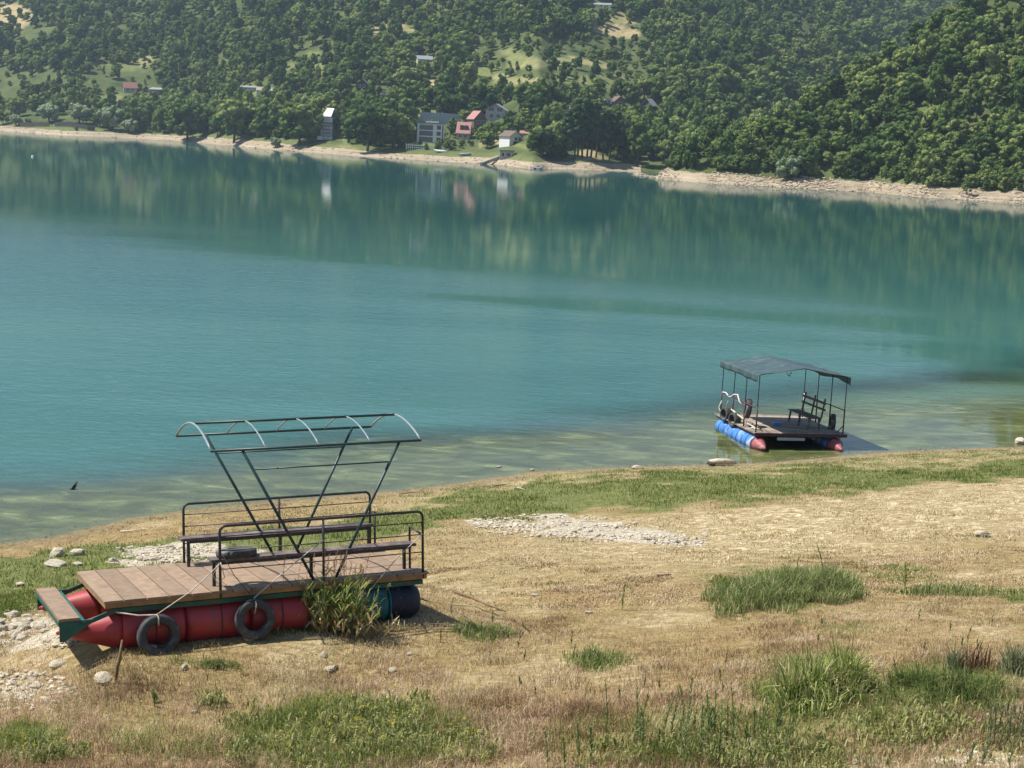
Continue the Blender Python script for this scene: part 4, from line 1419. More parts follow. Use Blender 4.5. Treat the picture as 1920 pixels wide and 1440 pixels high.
tyre(ML, (-.93, -.13, -.535), (-.10, 0, .05), 'worn grey tyre hung nearest the pointed bow of the red raft', .99)
tyre(ML, (.47, -.12, -.44), (-.08, 0, -.03), 'black tyre hung at the middle of the red raft below its railing', .96)
o = tyre(ML, (.30, .22, .50), (1.53, 0, .3), 'black tyre lying flat on the near bench of the red raft', .97)
o.matrix_world = o.matrix_world @ Matrix.Diagonal((1, .62, 1, 1))
rope(ML, [(-1.5, -.04, -.16), (-1.2, -.1, -.225), (-.95, -.15, -.23), (-.94, -.225, -.26), (-.94, -.2, -.37)], 'pale rope looped from the raft edge around the tyre nearest the bow')
rope(ML, [(-.95, -.14, -.23), (-.45, -.1, .05), (.0, -.03, .40)], 'long pale rope slanting from the bow tyre up to the railing corner', .008)
rope(ML, [(.47, -.12, -.36), (.47, -.225, -.20), (.47, -.1, -.13), (1.0, -.05, .25), (1.55, -.03, .62)], 'pale rope tying the middle tyre up to the central railing post', .009)
rope(ML, [(2.25, -.08, -.20), (2.7, -.05, .25), (3.14, -.03, .60)], 'thin pale rope slanting at the right end of the raft railing', .008)
rope(ML, [(.0, -.03, .42), (.05, -.06, .2), (-.06, -.07, .12), (-.12, -.05, .25), (-.02, -.03, .40)], 'short rope loop hanging from the left railing post of the red raft', .008)
rope(ML, [(.02, -.03, .55), (.2, -.06, .2), (.45, -.12, -.12)], 'thin dark cord from the railing corner down to the middle tyre', .006, M_BLACKROPE, 'cord')
for x, y, sx_, sy_ in []:
    pass

# ------------------------------------------------------------------ right raft (afloat)
M_BLUE = simple('blue_barrel_plastic', (0.06, 0.20, 0.55), 0.4, nscale=2, namt=0.2, dirt=(0.42, 0.48, 0.62), dscale=1.6)
M_MAROON = simple('faded_red_cone_paint', (0.27, 0.075, 0.08), 0.5, nscale=5, namt=0.25, dirt=(0.40, 0.22, 0.2), dscale=4)
M_OLDWOOD = simple('grey_deck_boards', (0.25, 0.20, 0.155), 0.85, nscale=5, namt=0.3, dirt=(0.42, 0.36, 0.27), dscale=1.6, attr='tone', aamt=.3)
M_FABRIC = simple('faded_slate_canopy_fabric', (0.04, 0.068, 0.072), 0.6, nscale=3, namt=0.2, dirt=(0.085, 0.12, 0.125), dscale=2.0, spec=0.35)
M_POST = simple('dark_teal_post_paint', (0.02, 0.04, 0.045), 0.5, nscale=8, namt=0.3)
M_MPOST = simple('dark_maroon_paint', (0.055, 0.018, 0.024), 0.55, nscale=8, namt=0.3)
M_WHITEROPE = simple('white_rope', (0.55, 0.47, 0.44), 0.9)
MR = matrix((-0.0339, 0.0101, 0.2048), (8.3978, 50.1834, .5))
FW_, FL_, FH_, FG_ = 3.23, 3.68, 1.99, .27
pr = thing('covered_raft', 'blue barrel raft with slate fabric canopy floating at the water edge', 'raft')
pr.matrix_world = MR
b = MB()
y = -.12
while y < FL_ + .3:
    wd = rr_.uniform(.17, .23)
    b.box((-.07, y + .004, -.04), (FW_ + .07, y + wd - .004, rr_.uniform(-.003, .004)), 0, rr_.random())
    y += wd
dk = b.build('deck', M_OLDWOOD, pr)
MB().box((-.08, -.155, -.10), (FW_ + .08, -.123, .004)).build('edge_board', M_MPOST, dk)
b = MB()
for x in (.05, 1.0, 2.1, FW_ - .15):
    b.obox((x, -.08, -.09), (x, FL_ + .4, -.09), .07, .09)
b.build('frame', M_MPOST, pr)
MB().box((.75, -.165, -.24), (1.75, -.14, -.14)).build('name_board', M_GREYWALL, pr)
for x in (.12, FW_ - .32):
    b = MB()
    for y0 in (.0, .93, 1.86, 2.79):
        pts, rs = barrel_profile(y0 + .01, y0 + .9, .285, 1)
        b.tube([(x, p_[0], -.42) for p_ in pts], rs, 24)
    pt = b.build('pontoon', M_BLUE, pr)
    n = 8
    MB().tube([(x, -.72 + .74 * i / n, -.44 + .02 * i / n) for i in range(n + 1)], [.01 + .275 * min(1, (i / n) ** .8) for i in range(n + 1)], 24).build('nose_cone', M_MAROON, pt)
    q = MB()
    for yy in (.46, 1.39, 2.32, 3.25, -.05):
        q.tube([(x + .292 * math.cos(a_), yy, -.42 + .292 * math.sin(a_)) for a_ in [2 * math.pi * i / 20 for i in range(20)]], .014, 5, closed=True)
    q.build('strap', M_MPOST, pt)
for x, sd in ((.02, -1), (FW_ - .02, 1)):
    for yy in (0.02, 1.22, 2.42, FL_ - .02):
        po = MB().tube([(x, yy, .86), (x, yy, FH_)], .017, 7).build('post', M_POST, pr)
        MB().tube([(x, yy, -.1), (x, yy, .87)], .026, 7).build('post_sleeve', M_MPOST, po)
    MB().tube([(x, 0.02, .82), (x, FL_ - .02, .84)], .018, 7).build('hand_rail', M_MPOST, pr)
    MB().tube([(x, 0.02, .30), (x - sd * .24, .0, .03)], .016, 6).build('corner_brace', M_MPOST, pr)
# roof cloth: two slopes with sagging between hoops and hanging side valances
b = MB()
nx_, ny_ = 24, 30
v, f = [], []
for j in range(ny_ + 1):
    t_ = j / ny_
    yy = -.06 + (FL_ + .12) * t_
    for i in range(nx_ + 1):
        s_ = i / nx_
        x = -.07 + (FW_ + .14) * s_
        e = 1 - abs(2 * s_ - 1)
        z = FH_ + FG_ * e - .030 * math.sin(math.pi * ((t_ * 3) % 1)) * (1 - .5 * e) - .02 * math.sin(math.pi * 2 * s_) ** 2 + .012 * math.sin(t_ * 40 + s_ * 9) * (1 - e)
        v.append((x, yy, z))
for j in range(ny_):
    for i in range(nx_):
        f.append((j * (nx_ + 1) + i, j * (nx_ + 1) + i + 1, (j + 1) * (nx_ + 1) + i + 1, (j + 1) * (nx_ + 1) + i))
b.add(v, f, 0, True)
cn = b.build('canopy', M_FABRIC, pr)
sol = cn.modifiers.new('cloth', 'SOLIDIFY')
sol.thickness = .006
sol.offset = -1
for x, sd in ((-.085, -1), (FW_ + .085, 1)):
    v, f = [], []
    for j in range(41):
        t_ = j / 40
        yy = -.06 + (FL_ + .12) * t_
        hh = .25 - .03 * t_ + (.05 * math.sin(t_ * 9.0 + (0 if sd < 0 else 2)) * (1 if sd > 0 else .3))
        for i in range(5):
            q = i / 4
            v.append((x + sd * .02 * math.sin(t_ * 26) * q, yy, FH_ + .01 - hh * q))
    for j in range(40):
        for i in range(4):
            f.append((j * 5 + i, j * 5 + i + 1, (j + 1) * 5 + i + 1, (j + 1) * 5 + i))
    o = MB().add(v, f, 0, True).build('valance', M_FABRIC, cn)
    sol = o.modifiers.new('cloth', 'SOLIDIFY')
    sol.thickness = .006
b = MB()
for yy in (0.02, 1.22, 2.42, FL_ - .02):
    b.tube([(.02, yy, FH_ - .01), (FW_ / 2, yy, FH_ + FG_ - .03), (FW_ - .02, yy, FH_ - .01)], .014, 6)
b.build('roof_hoop', M_POST, cn)
MB().tube([(.95, -.05, FH_ + .10), (1.05, -.06, FH_ - .02), (1.12, -.05, FH_ + .12)], .02, 6).build('loose_tie', M_FABRIC, cn)

# bench on the floating raft
bt = thing('bench', 'dark slatted bench facing the deck on the canopy raft', 'bench')
bt.matrix_world = MR
b = MB().box((2.18, .55, .42), (2.60, 2.55, .46), 0).build('seat', M_SEAT, bt)
bk = MB()
for z in (.92, .70):
    bk.box((2.70, .5, z), (2.725, 2.6, z + .075))
bk.build('backrest', M_SEAT, bt)
for yy in (.68, 1.55, 2.42):
    MB().tube([(2.60, yy, .30), (2.66, yy, .46), (2.76, yy, 1.12)], .033, 6).build('back_post', M_SEAT, bt)
for yy in (.66, 1.55, 2.44):
    MB().obox((2.24, yy, .42), (2.18, yy, .004), .05, .06).build('leg', M_SEAT, bt)
    MB().obox((2.56, yy, .42), (2.60, yy, .004), .05, .06).build('leg', M_SEAT, bt)
o = tyre(MR, (.0, 3.0, .14), (0, .1, -1.38), 'rear one of two wide tyres hung on the left side of canopy raft', .88)
o.matrix_world = o.matrix_world @ Matrix.Diagonal((1, 1.7, 1, 1))
o = tyre(MR, (.0, 2.1, .08), (0, .1, -1.38), 'front one of two wide tyres hung on the left side of canopy raft', .88)
o.matrix_world = o.matrix_world @ Matrix.Diagonal((1, 1.7, 1, 1))
tyre(MR, (FW_ + .02, 1.0, .26), (0, 0, 1.25), 'dark tyre leaning behind the bench at the right side of canopy raft', .95)
tyre(MR, (.16, 1.30, .62), (.1, 0, 1.35), 'tall black tyre standing on edge by the left rail of canopy raft', 1.15)
rope(MR, [(.02, 3.6, .86), (.0, 3.2, .90), (.03, 2.9, .80), (-.03, 2.5, .86), (.02, 2.4, .95), (.05, 2.1, .99), (.0, 1.75, .80), (.06, 1.6, .70)], 'white rope bundle draped along the left rail of canopy raft', .026, M_WHITEROPE)
rope(MR, [(.02, 3.6, .55), (-.06, 3.65, .30), (-.03, 3.55, .16), (.1, 3.3, .35), (.02, 2.95, .62)], 'yellowish rope tied at the rear left post of canopy raft', .022, M_ROPE)
rope(MR, [(.0, 2.5, .40), (.05, 2.0, .30), (.1, 1.5, .22), (.14, 1.1, .12), (.3, .9, .03), (.12, .7, .04), (.32, .62, .05), (.16, .5, .04), (.34, .42, .03)], 'tan rope coiled on the left front deck of canopy raft', .03, M_ROPE)
rope(MR, [(FW_ - .02, 3.62, .9), (FW_ - .05, 3.6, .5), (FW_ - .0, 3.55, .2)], 'pale rope hanging on the rear right post of canopy raft', .02, M_WHITEROPE)
o = MB().box((1.25, 1.5, .006), (1.55, 1.68, .09)).box((1.29, 1.53, .092), (1.51, 1.65, .11)).build('box', M_BLUE)
o.matrix_world = MR
tag(o, 'small blue plastic box lying on the shaded canopy raft deck', 'box')

# ------------------------------------------------------------------ bird over the water
d = ray(137, 917)
BP = CAM + d / d[1] * 31.0
M_BIRD = simple('dark_plumage', (0.02, 0.022, 0.03), 0.7)
bd = MB()
n = 9
prf = [(-.075, .006), (-.06, .016), (-.03, .022), (.0, .023), (.03, .018), (.05, .012), (.075, .007), (.10, .003)]
bd.tube([(p_[0], 0, 0) for p_ in prf], [p_[1] for p_ in prf], 8)
# raised far wing, half-folded near wing, forked tail
bd.add([(-.035, .012, .01), (.03, .012, .006), (.055, .07, .075), (.085, .10, .165), (.02, .075, .10), (-.015, .04, .06)], [(0, 1, 2, 5), (5, 2, 4), (4, 2, 3)])
bd.add([(-.035, -.012, .01), (.03, -.012, .006), (.055, -.06, .05), (.10, -.085, .12), (.03, -.06, .08), (-.01, -.035, .05)], [(5, 2, 1, 0), (4, 2, 5), (3, 2, 4)])
bd.add([(.07, -.005, 0), (.07, .005, 0), (.14, .018, -.006), (.105, 0, -.003), (.14, -.018, -.006)], [(0, 3, 1), (1, 3, 2), (0, 4, 3)])
bo = bd.build('swallow', M_BIRD)
bo.location = BP
bo.rotation_euler = (0, .05, .15)
tag(bo, 'small dark swallow flying low over the water near the bank', 'bird')

# ------------------------------------------------------------------ stones
M_ROCK = simple('pale_limestone', (0.46, 0.40, 0.30), 0.9, nscale=6, namt=0.25, dirt=(0.30, 0.26, 0.2), dscale=5, bump=0.02)


def rock_mesh(seed, flat=.6):
    r = np.random.default_rng(seed)
    bm = bmesh.new()
    bmesh.ops.create_icosphere(bm, subdivisions=3, radius=1.0)
    pl = r.normal(0, 1, (9, 3))
    pl /= np.linalg.norm(pl, axis=1)[:, None]
    off = r.uniform(.55, .85, 9)
    ph = r.uniform(0, 9, 3)
    for v in bm.verts:
        p_ = np.array(v.co)
        for n_, o_ in zip(pl, off):
            dd_ = p_ @ n_ - o_
            if dd_ > 0:
                p_ = p_ - n_ * dd_ * .9
        p_ = p_ * (1 + .05 * math.sin(p_[0] * 7 + ph[0]) * math.sin(p_[1] * 8 + ph[1]) + .03 * math.sin(p_[2] * 15 + ph[2]))
        v.co = (p_[0], p_[1] * .8, p_[2] * flat)
    me = bpy.data.meshes.new('rock')
    bm.to_mesh(me)
    bm.free()
    me.materials.append(M_ROCK)
    return me


ROCKS = [rock_mesh(s, f_) for s, f_ in ((1, .7), (2, .5), (3, .42), (4, .6), (5, .35), (6, .8))]


def rock(px, py, wpx, label, kind=None, group=None, name='rock', sz=1.0):
    P = ground_at(px, py)
    k = project(P)[2] / F
    o = link(name, ROCKS[(kind if kind is not None else int(px * 7 + py)) % 6])
    s = wpx * k / 2 * 1.08
    o.location = (P[0], P[1], P[2] + s * .22)
    o.scale = (s, s, s * sz)
    o.rotation_euler = (0.1 * math.sin(px), .1 * math.cos(py), px * .37)
    return tag(o, label, 'rock', group)


for q in [(107, 1042, 36, 'largest pale boulder on the green strip left of the raft', 0), (146, 1040, 28, 'second boulder just right of the largest one on green strip', 3), (103, 1062, 40, 'flat white slab lying below the two boulders on green strip', 4),
          (145, 1060, 20, 'small flat stone below the second boulder on the green strip', 2), (38, 1098, 20, 'small pale stone alone on the grass above the bow step', 2), (212, 1052, 16, 'leftmost small stone of the rubble trail behind the raft deck', 1),
          (283, 1222, 30, 'white rounded stone right beside the bow tyre', 3), (345, 1254, 18, 'round white stone in grass below the raft middle', 5), (192, 1278, 44, 'flat pale slab at the foot of the wooden stake', 4), (110, 1250, 34, 'flat dark-sided stone on bare soil below the raft bow', 1),
          (608, 1231, 18, 'upright white stone below the reed bush', 5), (622, 1257, 28, 'flat white stone under the upright white stone below the reeds', 4), (735, 1260, 20, 'small white stone right of the flat stone below reeds', 2), (768, 1228, 13, 'tiny white stone farther right below the reed bush', 2),
          (470, 1200, 28, 'flat pale stone on bare soil below the middle tyre', 4), (860, 1180, 14, 'small pinkish white stone at the left end of green tuft', 2), (1003, 1119, 18, 'white stone on bare brown soil right of the raft', 2), (1104, 1151, 16, 'white stone left of the lone weed stalk', 2),
          (1321, 1006, 17, 'rounded white stone at the right tip of the stony patch', 3), (1842, 1004, 30, 'flat white stone alone on the dry slope far right', 4), (1808, 1011, 11, 'tiny grey stone beside the flat white stone far right', 1), (1914, 832, 26, 'pale rough boulder at the water edge by the right side', 0),
          (1858, 1345, 24, 'pale greenish stone among weeds at lower right', 4), (366, 1336, 18, 'white stone in dry grass at lower left', 4), (130, 1413, 22, 'whitish stone half buried at the lower left edge', 4), (330, 1426, 22, 'flat white stone at the bottom left edge of grass', 4), (935, 877, 12, 'small pale stone in the shallows at mid shore', 2), (998, 882, 10, 'tiny stone on the waterline at mid shore', 2), (1196, 879, 22, 'pale stone on the waterline left of the driftwood log', 4)]:
    rock(*q)
rs_ = random.Random(9)


def scatter(n, cx, cy, rx, ry, w0, w1, label, group, tilt=0.0):
    for i in range(n):
        a_, q = rs_.uniform(0, 6.283), rs_.random() ** .6
        dx = rx * q * math.cos(a_)
        rock(cx + dx, cy + ry * q * math.sin(a_) + tilt * dx, rs_.uniform(w0, w1) * rs_.uniform(.6, 1.0), label, rs_.randrange(6), group, 'stone')


scatter(40, 1060, 988, 150, 20, 7, 16, 'pale limestone piece in the stony patch right of the raft', 'stones of the patch right of raft', .05)
scatter(22, 1240, 1014, 75, 10, 7, 15, 'limestone piece in the right end of the stony patch', 'stones at the right end of patch', .03)
scatter(26, 330, 1040, 110, 15, 8, 20, 'pale rubble stone in the trail behind the raft', 'rubble stones behind raft')
scatter(26, 62, 1180, 72, 32, 14, 46, 'pale stone in the rubble heap left of the bow step', 'rubble stones by bow step')
scatter(30, 52, 1295, 85, 36, 10, 32, 'pale stone in the stony ground at lower left', 'stones at lower left', .0)
scatter(16, 1850, 1428, 90, 16, 8, 22, 'pale stone in bare soil at the bottom right edge', 'stones at bottom right')
scatter(8, 1615, 1430, 60, 10, 8, 18, 'pale stone under the weeds along the bottom edge', 'stones under bottom weeds')
# gravel between them, too small to count
GP = []
for (cx, cy, rx, ry, n_) in [(1060, 990, 190, 24, 480), (1240, 1014, 85, 12, 260), (330, 1040, 120, 16, 420), (62, 1182, 95, 40, 230), (52, 1295, 95, 42, 210), (1850, 1430, 110, 18, 120), (940, 982, 70, 8, 140)]:
    a_, q = RNG.uniform(0, 6.283, n_), RNG.uniform(0, 1, n_) ** .55
    GP.append(np.stack([cx + rx * q * np.cos(a_), cy + ry * q * np.sin(a_) + .05 * rx * q * np.cos(a_)], -1))
GP = np.concatenate(GP)
dirs = FW[None] + ((GP[:, 0] - 960) / F)[:, None] * RT - ((GP[:, 1] - 720) / F)[:, None] * UP
z = np.full(len(GP), 1.5)
for _ in range(9):
    Q = CAM + ((z - H) / dirs[:, 2])[:, None] * dirs
    z = near_z(Q[:, 0], Q[:, 1])
s = RNG.uniform(.012, .045, len(GP))
VV = ICO_V[None] * s[:, None, None] * np.stack([RNG.uniform(.8, 1.6, len(GP)), RNG.uniform(.7, 1.2, len(GP)), RNG.uniform(.4, .8, len(GP))], -1)[:, None] * (1 + RNG.uniform(-.25, .25, (len(GP), len(ICO_V), 1)))
GV = [(VV + np.stack([Q[:, 0], Q[:, 1], z + s * .3], -1)[:, None]).reshape(-1, 3)]
GF = [(ICO_F[None] + (np.arange(len(GP)) * len(ICO_V))[:, None, None]).reshape(-1, 3)]
me = np_mesh('gravel', np.concatenate(GV), np.concatenate(GF), M_ROCK)
tag(link('gravel', me), kind='stuff')

# ------------------------------------------------------------------ stake, driftwood, twigs, rod for the railing shadow
M_STICK = simple('weathered_stick', (0.16, 0.10, 0.055), 0.85, nscale=9, namt=0.3)
M_DRIFT = simple('bleached_driftwood', (0.52, 0.44, 0.32), 0.85, nscale=5, namt=0.25, dirt=(0.2, 0.15, 0.1), dscale=4)
P = ground_at(217, 1280)
k = project(P)[2] / F
b = MB().tube([tuple(P + np.array([0, 0, -.1])), tuple(P + np.array([.02 * 1, 0, 30 * k])), tuple(P + np.array([.05, 0, 45 * k])), tuple(P + np.array([.085, 0, 84 * k]))], [.026, .024, .026, .014], 7)
tag(b.build('wooden_stake', M_STICK), 'crooked brown stake stuck in the ground before the raft bow', 'stake')
P, Q = ground_at(1328, 873), ground_at(1380, 872)
P[2], Q[2] = max(P[2], 0), max(Q[2], 0)
dv = Q - P
lg = thing('driftwood_log', 'pale driftwood log with dark broken end lying at the water edge', 'log')
MB().tube([tuple(P + np.array([0, 0, .1])), tuple(P + dv * .3 + np.array([0, 0, .13])), tuple(P + dv * .7 + np.array([0, 0, .12])), tuple(Q + np.array([0, 0, .07]))], [.085, .10, .10, .05], 9).build('trunk', M_DRIFT, lg)
MB().tube([tuple(P + dv * .62 + np.array([0, 0, .15])), tuple(P + dv * .62 + np.array([0, 0, .34]))], [.018, .007], 6).build('stub', M_DRIFT, lg)
MB().tube([tuple(P + np.array([-.03, -.02, .12])), tuple(P + np.array([.10, -.08, .07])), tuple(P + np.array([.2, -.12, .02]))], [.07, .06, .03], 7).build('broken_end', M_DARKWOOD, lg)
for pts, lb in [([(850, 1112), (880, 1122), (905, 1134), (948, 1150)], 'long dark rod modelled for the railing shadow on dry grass right of the raft'), ([(1232, 1082), (1258, 1080)], 'short brown twig on the dry slope below stony patch'), ([(925, 913), (950, 910)], 'dark driftwood piece on the sand right of the raft'), ([(970, 916), (985, 920)], 'pale bent stick on sand beside the dark driftwood piece'),  # first path puts the railing's cast shadow in as a dark rod
                ([(225, 999), (273, 995)], 'flat grey driftwood board on the sand above the rubble trail'), ([(748, 928), (778, 925)], 'dark root clump on the shore behind the raft')]:
    b = MB()
    pp = [ground_at(*q) + np.array([0, 0, .03]) for q in pts]
    b.tube([tuple(q) for q in pp], [.022] + [.018] * (len(pp) - 2) + [.009], 6)
    tag(b.build('twig', M_STICK if 'pale' not in lb and 'grey' not in lb else M_DRIFT), lb, 'twig')  # the railing-shadow rod shares this name with the real twigs

# ------------------------------------------------------------------ grass and weeds
def grass_mat(name, trans=.3):
    m, nt, out = new_mat(name)
    g = N(nt)
    at = g.n('ShaderNodeAttribute', attribute_name='leaf')
    d = g.n('ShaderNodeBsdfDiffuse')
    g.link(at.outputs['Color'], d.inputs[0])
    t = g.n('ShaderNodeBsdfTranslucent')
    g.link(at.outputs['Color'], t.inputs[0])
    mx = g.n('ShaderNodeMixShader')
    mx.inputs[0].default_value = trans
    g.link(d.outputs[0], mx.inputs[1])
    g.link(t.outputs[0], mx.inputs[2])
    g.link(mx.outputs[0], out.inputs[0])
    return m


M_BLADE = grass_mat('grass_blades')


def blades(name, B, hgt, wid, lean, ang, col, curve=.35):
    """B (n,3) feet; each blade is a bent strip of three triangles"""
    n = len(B)
    dx, dy = np.cos(ang), np.sin(ang)
    fa_ = RNG.uniform(0, 6.283, n)
    sx_, sy_ = np.cos(fa_) * wid / 2, np.sin(fa_) * wid / 2
    z = np.zeros(n)
    v0 = B + np.stack([-sx_, -sy_, z - .01], -1)
    v1 = B + np.stack([sx_, sy_, z - .01], -1)
    m_ = B + np.stack([dx * lean * hgt * curve, dy * lean * hgt * curve, hgt * .6 * np.sqrt(np.clip(1 - (lean * curve) ** 2, .05, 1))], -1)
    v2 = m_ + np.stack([-sx_, -sy_, z], -1) * .75
    v3 = m_ + np.stack([sx_, sy_, z], -1) * .75
    v4 = B + np.stack([dx * lean * hgt, dy * lean * hgt, hgt * np.sqrt(np.clip(1 - lean ** 2, .03, 1))], -1)
    V = np.stack([v0, v1, v2, v3, v4], 1).reshape(-1, 3)
    i = np.arange(n)[:, None] * 5
    Fc = np.concatenate([i + np.array([[0, 1, 3]]), i + np.array([[0, 3, 2]]), i + np.array([[2, 3, 4]])], 1).reshape(-1, 3)
    me = np_mesh(name, V, Fc, M_BLADE)
    at = me.attributes.new('leaf', 'FLOAT_COLOR', 'POINT')
    C4 = np.ones((n, 5, 4), np.float32)
    C4[:, :, :3] = col[:, None, :]
    at.data.foreach_set('color', C4.ravel())
    return me


def pal(t, stops):
    ps = np.array([s[0] for s in stops])
    cs = np.array([s[1] for s in stops])
    return np.stack([np.interp(t, ps, cs[:, k_]) for k_ in range(3)], -1)


def sample_ground(n, dmin, dmax):
    Dq = np.sqrt(RNG.uniform(dmin ** 2, dmax ** 2, n))
    aq = RNG.uniform(-.52, .56, n)
    x, y = aq * Dq, Dq
    return x, y


DRYP = [(0, (0.21, 0.125, 0.072)), (.35, (0.39, 0.265, 0.165)), (.7, (0.57, 0.42, 0.275)), (1, (0.72, 0.59, 0.42))]
GRNP = [(0, (0.08, 0.12, 0.025)), (.5, (0.17, 0.215, 0.05)), (1, (0.36, 0.37, 0.12))]
STRP = [(0, (0.34, 0.25, 0.125)), (.5, (0.60, 0.49, 0.29)), (1, (0.80, 0.70, 0.48))]


def in_raft(x, y):
    lx, ly = RAFT_LOCAL(x, y)
    return (lx > -2.1) & (lx < 3.2) & (ly > -.02) & (ly < 2.3)


parts = {'dry': [], 'green': []}
for (dmin, dmax, n_) in ((13.5, 20, 270000), (20, 28, 285000), (28, 54, 345000)):
    x, y = sample_ground(n_, dmin, dmax)
    zg_, zs_, zp_, zd_, dist_ = zones(x, y)
    tuft = fbm(x * 2.2, y * 2.2, 61, 3)
    rnd = RNG.uniform(0, 1, n_)
    ok = (dist_ > .5) & ~in_raft(x, y) & (rnd < (.25 + 1.2 * tuft) * np.clip(3.2 * fbm(x * .45, y * .45, 69, 3) - .75, .18, 1)) & (RNG.uniform(0, 1, n_) > zp_ * 1.05)
    x, y, zg_, zs_, zd_, dist_, tuft = [q[ok] for q in (x, y, zg_, zs_, zd_, dist_, tuft)]
    z = near_z(x, y)
    n = len(x)
    isg = RNG.uniform(0, 1, n) < np.clip(zg_ * 1.5 * (0.3 + tuft) + .05 + .6 * np.clip(fbm(x * .9, y * .9, 66) - .52, 0, 1), 0, .92)
    far_ = np.clip((y - 24) / 16, 0, 1)
    h_ = (0.045 + 0.095 * zd_ * RNG.uniform(.3, 1.3, n)) * (0.4 + 1.2 * tuft)
    h_ = np.where(isg & (zd_ > .1), h_ * 1.35, h_)
    h_ = np.where(zg_ * (1 - zd_) > .5, .05 + .05 * RNG.uniform(0, 1, n), h_)
    lean = np.clip(RNG.normal(.58, .27, n) + .4 * (1 - zd_) * (~isg), .02, .97)
    ang = RNG.normal(0, 2.2, n) + 5 * fbm(x * .8, y * .8, 65)
    wid = np.where(y < 24, RNG.uniform(.004, .010, n), RNG.uniform(.009, .02, n))
    t_ = np.clip(RNG.normal(.46, .25, n) + (fbm(x * .5, y * .5, 62) - .5) * .8 + (fbm(x * 2.0, y * 4.0, 63, 3) - .5) * 1.5, 0, 1)
    cd_ = pal(t_, DRYP)
    cs_ = pal(t_, STRP)
    ws = np.clip(zs_ * 1.0 + (1 - zd_) * .25, 0, 1)[:, None]
    cdry = cd_ * (1 - ws) + cs_ * ws
    cgrn = pal(np.clip(t_ * .8 + .25 * (1 - zg_), 0, 1), GRNP)
    B = np.stack([x, y, z], -1)
    for nm, m_ in (('dry', ~isg), ('green', isg)):
        parts[nm].append((B[m_], h_[m_], wid[m_], lean[m_], ang[m_], (cgrn if nm == 'green' else cdry)[m_]))
for nm, ob in (('dry', 'dry_grass'), ('green', 'green_grass')):
    q = [np.concatenate([p_[i] for p_ in parts[nm]]) for i in range(6)]
    tag(link(ob, blades(ob, *q)), kind='stuff')


def clump(name, label, spots, hgt, n, cols, wid=(.008, .016), lean=(.45, .22), cat='grass', curve=.35, part='leaf_mass'):
    """a tussock made of long blades around several feet; spots in photo pixels (cx, cy, rx, ry)"""
    Bs, hs = [], []
    for (cx, cy, rx, ry, w_) in spots:
        m_ = int(n * w_)
        a_, q = RNG.uniform(0, 6.283, m_), RNG.uniform(0, 1, m_) ** .7
        q = q * (.5 + 1.15 * fbm(2.2 * np.cos(a_) + cx, 2.2 * np.sin(a_) + cy, 67, 3))
        c0 = ground_at(cx, cy)
        e1, e2 = ground_at(cx + rx, cy), ground_at(cx, cy - ry)
        p_ = c0[None] + (e1 - c0)[None] * (q * np.cos(a_))[:, None] + (e2 - c0)[None] * (q * np.sin(a_))[:, None]
        p_[:, 2] = near_z(p_[:, 0], p_[:, 1])
        tf = fbm(p_[:, 0] * 4.5, p_[:, 1] * 4.5, 68, 2)
        kq = RNG.uniform(0, 1, m_) < np.clip(2.6 * tf - .65, .05, 1)
        p_, q, tf = p_[kq], q[kq], tf[kq]
        Bs.append(p_)
        hs.append((1.2 - .65 * q) * (.45 + 1.1 * tf))
    B = np.concatenate(Bs)
    m_ = len(B)
    hh = np.concatenate(hs) * hgt * RNG.uniform(.55, 1.15, m_)
    le = np.clip(RNG.normal(lean[0], lean[1], m_), .02, .96)
    t_ = RNG.uniform(0, 1, m_)
    me = blades(name, B, hh, RNG.uniform(*wid, m_), le, RNG.uniform(0, 6.283, m_), pal(t_, cols), curve)
    return tag(link(name, me), label, cat)


TUS = [(0, (0.10, 0.135, 0.04)), (.5, (0.20, 0.25, 0.08)), (.8, (0.36, 0.39, 0.16)), (1, (0.56, 0.47, 0.28))]
BRI = [(0, (0.10, 0.14, 0.03)), (.45, (0.22, 0.28, 0.07)), (.75, (0.38, 0.40, 0.15)), (1, (0.64, 0.53, 0.3))]
clump('grass_tussock', 'broad dark green grass tussock standing on the dry slope', [(1400, 1125, 75, 22, .8), (1490, 1108, 80, 26, 1.1), (1560, 1110, 60, 22, .7)], .42, 4200, TUS)
clump('grass_tussock', 'bright yellow-green long-leaved tussock in the lower right weeds', [(1520, 1318, 60, 26, 1), (1580, 1300, 60, 26, 1), (1480, 1325, 30, 16, .4)], .52, 1500, BRI, (.014, .03), (.5, .25), curve=.5)
clump('grass_tussock', 'soft mid-green tussock right of the bright yellow-green one', [(1800, 1310, 90, 30, 1), (1700, 1300, 80, 22, .8)], .34, 2600, [(0, (.07, .11, .03)), (.7, (.16, .21, .06)), (1, (.33, .30, .14))])
clump('grass_tussock', 'small green grass tuft left of the dry slope middle', [(1110, 1240, 70, 14, 1)], .22, 900, TUS)
clump('grass_tussock', 'long low strip of green grass right of the raft', [(905, 1190, 65, 11, 1)], .2, 900, TUS)
clump('grass_tussock', 'thin green grass strip on the far right slope', [(1790, 1115, 130, 8, 1)], .2, 1300, TUS)
clump('grass_tussock', 'small dark green tuft by the lower left corner', [(72, 1408, 14, 9, 1)], .30, 260, TUS)
clump('grass_tussock', 'reddish brown dock stems in the weeds at the right edge', [(1830, 1268, 45, 12, 1)], .45, 260, [(0, (.12, .06, .04)), (1, (.25, .14, .09))], (.012, .022), (.15, .1))
clump('grass_tussock', 'grey-green weeds beside the reddish dock stems at the edge', [(1895, 1275, 35, 14, 1), (1785, 1270, 14, 8, .3)], .45, 500, [(0, (.13, .15, .07)), (1, (.32, .33, .18))], (.012, .022), (.3, .15))
